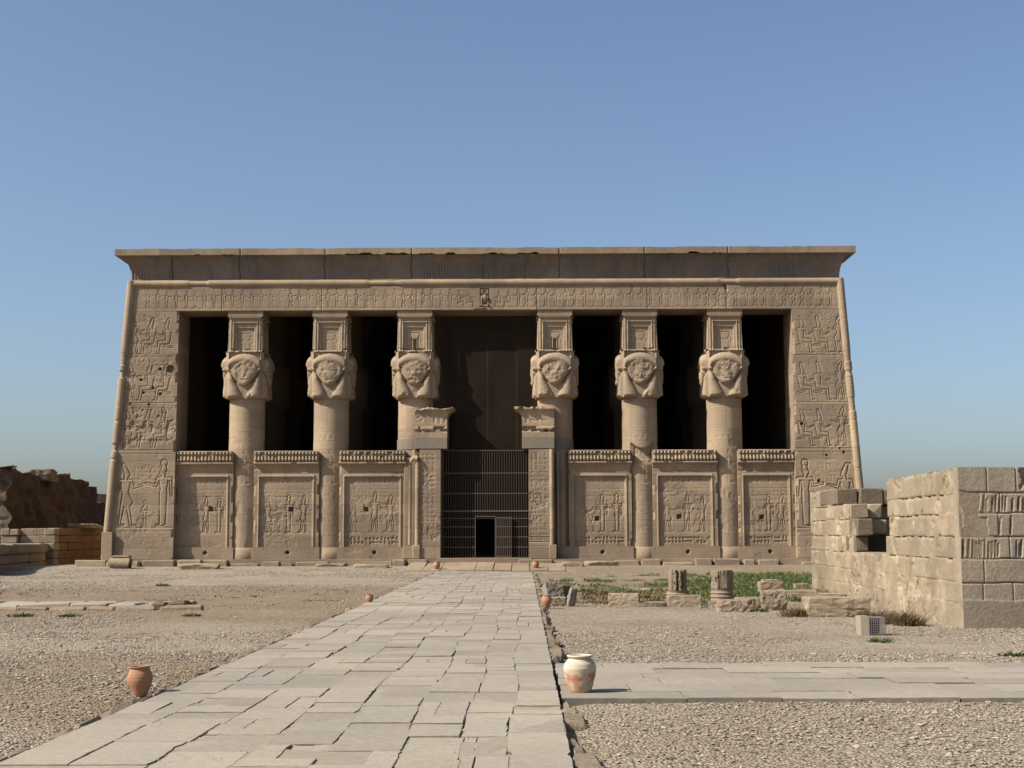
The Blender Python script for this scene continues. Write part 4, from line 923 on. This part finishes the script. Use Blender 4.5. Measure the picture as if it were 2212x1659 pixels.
# far enclosure wall glimpsed behind
fw = MB(); fw.box(-60, -38, 70, 72, 0, 6.3); X, Z = np.meshgrid(np.linspace(-75, -38, 120), np.linspace(0, 6.3, 20)); fw.grid(X, 69.9+.4*(fbm(X, Z, 2, 3)-.5), Z+.5*(Z/6.3)*(fbm(X, Z*0, 4, 5)-.5))
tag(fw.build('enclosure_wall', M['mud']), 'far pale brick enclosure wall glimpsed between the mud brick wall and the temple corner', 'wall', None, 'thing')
bw = thing('block_wall', (-26.2, 5, .2), 'squared grey block wall with an orange brown side beside the left temple corner', 'wall')
r = random.Random(31); zz = [.0, .55, 1.05, 1.52, 1.98, 2.42]
m = MB()
for c in range(5):
    x = -29.5
    while x < -26.25:
        l = r.uniform(.5, 1.4); x2 = -26.2 if x+l > -26.6 else x+l
        m.hullbox(x+.01, x2-.01, 5+r.uniform(-.05, .04)+(.35 if c >= 3 and -28.1 < (x+x2)/2 < -27.1 else 0), 5.9, zz[c]+.006, zz[c+1]-.006-(r.uniform(0, .06) if c == 4 else 0), .035, .02, r.uniform(.85, 1.05), r)
        x = x2
m.build('front_blocks', M['rough'], bw)
m = MB()
for c in range(5):
    y = 5.92
    while y < 14.5:
        l = r.uniform(.9, 2.2); m.hullbox(-27.0, -26.2+r.uniform(-.03, .02), y+.01, y+l-.01, zz[c]+.006, zz[c+1]-.006, .03, .015, r.uniform(.85, 1.1), r); y += l
m.build('side_blocks', M['orange'], bw)
o = bpy.data.objects.new('flat_stone', rock(1.5, 3.4, .3, 61, .09, .2).mesh('flat_stone', M['block'])); C.collection.objects.link(o); o.location = (-26.35, 11.6, 2.40)
tag(o, 'flat pale slab lying on top of the orange sided wall by the temple corner', 'stone', None, 'thing')
lw = thing('low_stone_wall', (-26.4, 0, .1), 'low weathered grey wall in shade at the left edge of the picture', 'wall')
m = MB(); r = random.Random(9)
for c in range(3):
    L = 70.
    while L < 86.2-.3*(c == 1):
        l = r.uniform(.8, 1.7); za = -.1+c*.53; xx = -25.1-(L-72)*.13
        m.hullbox(xx-1.1, xx+r.uniform(-.06, .06)+(.1 if c == 2 else 0), LY(L)+.01, LY(L+l)-.01, za+.004, za+.526, .05, .04, r.uniform(.82, 1.04), r); L += l
m.build('wall_blocks', M['rough'], lw)

# ------------------------------------------------------------------ caged floodlight
x, y = G(1866, 1374, -.15); zf = zg(x, y)
cl = thing('caged_floodlight', (x, y, zf), 'white tapered box with a wire mesh cage standing on gravel before the ruined wall', 'floodlight')
M['white'] = plain('white_paint', (.25, .208, .15), .8, 0, .2); M['wire'] = plain('grey_wire', (0.2814, 0.2613, 0.2278), .5, .3, .15); M['lamp'] = plain('dark_lamp', (0.0335, 0.0335, 0.0335), .4, 0, .2)
m = MB(); V = []
for z, a in ((-.03, 1.), (.40, 1.12)): V += [(x-.05*a, y, zf+z), (x+.11, y-.02, zf+z), (x+.11, y+.34*a, zf+z), (x-.07*a, y+.34*a, zf+z)]
m.add(V, [[0, 1, 5, 4], [1, 2, 6, 5], [2, 3, 7, 6], [3, 0, 4, 7], [4, 5, 6, 7]]); m.build('housing', M['white'], cl)
m = MB(); xa, xb, ya, yb, za, zb_ = x+.12, x+.46, y-.02, y+.42, zf, zf+.37; w = .0032
for k in range(9):
    t = k/8
    m.box(xa+(xb-xa)*t-w, xa+(xb-xa)*t+w, ya-w, ya+w, za, zb_); m.box(xa, xb, ya-w*1.2, ya+w*1.2, za+(zb_-za)*t-w, za+(zb_-za)*t+w)
    m.box(xb-w, xb+w, ya+(yb-ya)*t-w, ya+(yb-ya)*t+w, za, zb_); m.box(xb-w*1.2, xb+w*1.2, ya, yb, za+(zb_-za)*t-w, za+(zb_-za)*t+w)
    m.box(xa+(xb-xa)*t-w, xa+(xb-xa)*t+w, ya, yb, zb_-w, zb_+w); m.box(xa, xb, ya+(yb-ya)*t-w, ya+(yb-ya)*t+w, zb_-w*1.2, zb_+w*1.2)
m.build('wire_cage', M['wire'], cl)
m = MB(); m.hullbox(xa+.03, xb-.08, ya+.12, yb-.05, za+.02, zb_-.06, .03); m.build('lamp', M['lamp'], cl)

# ------------------------------------------------------------------ weeds and gravel
def leaf_mat(name, c1, c2):
    m, N, L, b = nodes(name); b.inputs['Roughness'].default_value = .8; at = N.new('ShaderNodeAttribute'); at.attribute_name = 'tone'
    L.new(_mixc(N, L, at.outputs['Fac'], c1, c2), b.inputs['Base Color']); return m
M['green'] = leaf_mat('green_leaves', (.040, .056, .017), (.135, .16, .055)); M['dry'] = leaf_mat('dry_stems', (0.1054, 0.0713, 0.0372), (0.186, 0.1364, 0.0713))
def tufts(pts, hmin, hmax, spread, nb, seed, wd=.02, flop=.6):
    g = np.random.default_rng(seed); n = len(pts)*nb; c = np.repeat(np.asarray(pts, float), nb, 0)
    a = g.uniform(0, 2*pi, n); rr_ = np.sqrt(g.uniform(0, 1, n))*spread; h = g.uniform(hmin, hmax, n)*(1.15-.6*rr_/spread)*(.35+1.3*fbm(c[:, 0], c[:, 1], 1.6, seed+3, 3)); lean = g.uniform(.1, flop, n)
    b = c.copy(); b[:, 0] += rr_*np.cos(a); b[:, 1] += rr_*np.sin(a); b[:, 2] = gz(b[:, 0], b[:, 1])-.02+(c[:, 2])
    d = np.stack([np.cos(a)*lean*h, np.sin(a)*lean*h, h], 1); t = g.uniform(0, 2*pi, n); sdv = np.stack([np.cos(t), np.sin(t), 0*t], 1)*wd*g.uniform(.5, 1.6, n)[:, None]
    mid = b+d*.55; tip = b+d+np.stack([np.cos(a)*h*.25, np.sin(a)*h*.25, -h*.12], 1)
    V = np.stack([b-sdv*.5, b+sdv*.5, mid+sdv, tip, mid-sdv], 1).reshape(-1, 3); i = np.arange(n)[:, None]*5
    m = MB(); tone = np.repeat(g.uniform(0, 1, n), 5); m.add(V, i+np.array([[0, 1, 2, 4]]), False, tone); m.add(V, i+np.array([[4, 2, 3, 3]])[:, :3], False, tone); return m
g = np.random.default_rng(4)
def patch(n, xr, yr, fn, seed):
    q = np.random.default_rng(seed); X = q.uniform(*xr, n); Y = q.uniform(*yr, n); k = fn(X, Y) > q.uniform(0, 1, n); return np.stack([X[k], Y[k], 0*X[k]], 1)
dense = lambda X, Y: sstep(7.6, 9.5, X-.0*Y+2*(fbm(X, Y, 3, 2, 3)-.5)*2)*sstep(-36.5, -34, Y)*sstep(-7, -10, Y+2*(fbm(X, Y, 3, 7)-.5))*np.where(Y > -18, sstep(10, 13, X), 1)*sstep(.38, .52, fbm(X, Y, 2.0, 9, 3)+.06)
pts = patch(2300, (7, 22), (-37, -6.5), dense, 1)
tag(tufts(pts, .07, .34, .30, 44, 2, .014).build('green_weeds', M['green']), 'dense green weeds between the column stumps and the temple', 'weeds', kind='stuff')
sparse = lambda X, Y: sstep(.50, .60, fbm(X, Y, 2.6, 33, 3))*sstep(2.9, 3.6, X)
pts = patch(620, (2.8, 11), (-37, -8), sparse, 3)
tag(tufts(pts, .06, .24, .28, 36, 5, .013).build('sparse_weeds', M['green']), 'scattered low green weeds on sand right of the path', 'weeds', kind='stuff')
drf = lambda X, Y: sstep(.40, .55, fbm(X, Y, 2., 43, 3))*sstep(3.8, 4.6, X)*sstep(9, 7, X)
pts = patch(500, (3.6, 9), (-37.5, -26), drf, 8)
tag(tufts(pts, .05, .2, .3, 26, 6, .016).build('dry_grass', M['dry']), 'dry brown grass in the hollow right of the path', 'grass', kind='stuff')
ldf = lambda X, Y: sstep(.46, .6, fbm(X, Y, 1.8, 53, 3))
pts = patch(420, (-20, -3.4), (-39, -27), ldf, 9)
tag(tufts(pts, .03, .10, .3, 18, 16, .014).build('dry_grass', M['dry']), 'low dry grass strip across the gravel left of the path', 'grass', kind='stuff')
for k, (px, py, w_, lab) in enumerate(((45, 1333, 46, 'bright green weed tuft below the left end of the low platform'), (152, 1334, 50, 'straggling green weed tuft below the middle of the low platform'), (352, 1268, 30, 'dark green weed tuft in the dry strip behind the low platform'), (415, 1333, 22, 'small weed tuft on gravel right of the low platform'), (2190, 1417, 50, 'green weed tuft beside the side path at the right edge'), (1905, 1381, 20, 'tiny weed tuft on gravel before the wire cage'), (1640, 1317, 24, 'yellow green weed tuft among the fallen blocks'))):
    x, y = G(px, py, -.08); kk = (y+80)/FPX
    tag(tufts([(x+random.uniform(-.12, .12)*w_*kk, y+random.uniform(-.06, .06), 0) for _ in range(7)], .04, .17, .16+.2*w_*kk, 26, 60+k, .014, 1.).build('weed_tuft', M['green']), lab, 'weed')
for k, (px, py, w_, h_, lab) in enumerate(((1722, 1332, 62, 34, 'dry bush between the chipped block and the large rough block'), (1905, 1347, 60, 40, 'dry brown bush against the wall behind the wire cage'), (1962, 1350, 60, 44, 'largest dry brown bush at the foot of the pale wall'))):
    x, y = G(px, py, -.12); kk = (y+80)/FPX; q = np.random.default_rng(k)
    pp = [(x+q.uniform(-.4, .4)*w_*kk, y+q.uniform(-.1, .35), 0) for _ in range(10)]
    tag(tufts(pp, h_*kk*.35, h_*kk*1.1, .2, 120, 70+k, .006, .9).build('dry_bush', M['dry']), lab, 'bush')
# gravel: real stones over the near ground, thinning with distance
def gravel(n, xr, yr, dens, smin, smax, seed):
    q = np.random.default_rng(seed); X = q.uniform(*xr, n); Y = q.uniform(*yr, n)
    lim = (Y+80)*.40+1.; ok = (np.abs(X-2.1) < lim) & (np.abs(X) > HW+.12) & ~((X > 2.3) & (Y > -62.3) & (Y < -57.4)) & (dens(X, Y) > q.uniform(0, 1, n)); X, Y = X[ok], Y[ok]; n = len(X)
    s_ = smin+(smax-smin)*q.uniform(0, 1, n)**2.8
    base = np.array([(1, 0, 0), (0, 1, 0), (-1, 0, 0), (0, -1, 0), (0, 0, 1), (0, 0, -1), (.7, .7, .5), (-.7, .7, .55), (-.7, -.7, .5), (.7, -.7, .55)], float)
    F = np.array([(4, 6, 7), (4, 7, 8), (4, 8, 9), (4, 9, 6), (0, 1, 6), (1, 2, 7), (2, 3, 8), (3, 0, 9), (6, 1, 7), (7, 2, 8), (8, 3, 9), (9, 0, 6)])
    V = base[None]*q.uniform(.65, 1.3, (n, 10, 1)); V = V*s_[:, None, None]*np.stack([q.uniform(.8, 1.4, n), q.uniform(.8, 1.4, n), q.uniform(.45, .85, n)], 1)[:, None]
    a = q.uniform(0, 2*pi, n)[:, None]; x = V[..., 0]*np.cos(a)-V[..., 1]*np.sin(a); y = V[..., 0]*np.sin(a)+V[..., 1]*np.cos(a)
    V = np.stack([x+X[:, None], y+Y[:, None], V[..., 2]+(gz(X, Y)+s_*.15)[:, None]], -1)
    m = MB(); m.add(V.reshape(-1, 3), (F[None]+np.arange(n)[:, None, None]*10).reshape(-1, 3), False, np.repeat(np.clip(q.normal(.97, .21, n), .45, 1.6), 10)); return m
M['gravel'] = stone('gravel_stone', (0.2691, 0.2288, 0.1762), (0.2423, 0.2019, 0.1515), (0.2154, 0.1682, 0.1211), stain_amt=.4, dark_spots=0, bump=.2)
d1 = lambda X, Y: .18+.82*sstep(.38, .6, fbm(X, Y, 2.3, 61, 4))
tag(gravel(105000, (-9, 13), (-71.5, -55), d1, .008, .031, 1).build('gravel', M['gravel']), 'loose pale gravel stones covering the ground beside the paths', 'gravel', kind='stuff')
d2 = lambda X, Y: sstep(.42, .6, fbm(X, Y, 3, 67, 4))*np.where(X < 0, np.where(Y > -41, .35, 1), np.where(Y > -46, .6, 1))
tag(gravel(120000, (-18, 20), (-55, -30), d2, .010, .034, 2).build('gravel', M['gravel']), 'finer scattered gravel farther from the viewer', 'gravel', kind='stuff')

def path_pebbles():
    q = np.random.default_rng(12); n = 2600; xs8 = np.array(xs[1:-1]); X = q.choice(xs8, n)+q.normal(0, .05, n); Y = q.uniform(-70, -35, n); k = q.random(n) < .35; X[k] = q.uniform(-HW+.1, HW-.1, k.sum())
    keep = fbm(X, Y, 1.4, 88, 3) > .47; X, Y = X[keep], Y[keep]; n = len(X); s_ = q.uniform(.004, .013, n)
    base = np.array([(1, 0, 0), (0, 1, 0), (-1, 0, 0), (0, -1, 0), (0, 0, .8), (0, 0, -.3)]); F = np.array([(4, 0, 1), (4, 1, 2), (4, 2, 3), (4, 3, 0)])
    V = base[None]*q.uniform(.6, 1.4, (n, 6, 1))*s_[:, None, None]+np.stack([X, Y, 0*X+.004], 1)[:, None]
    m = MB(); m.add(V.reshape(-1, 3), (F[None]+np.arange(n)[:, None, None]*6).reshape(-1, 3), False, np.repeat(q.uniform(.75, 1.35, n), 6)); return m
tag(path_pebbles().build('path_pebbles', M['gravel']), 'small pebbles caught in the joints of the main path', 'pebbles', kind='stuff')
d3 = lambda X, Y: sstep(.40, .6, fbm(X, Y, 3, 71, 4))*np.where(X > 2.6, .35, 1)
tag(gravel(50000, (-27, 16), (-30, -3), d3, .014, .045, 5).build('gravel', M['gravel']), 'pale gravel spread before the temple', 'gravel', kind='stuff')
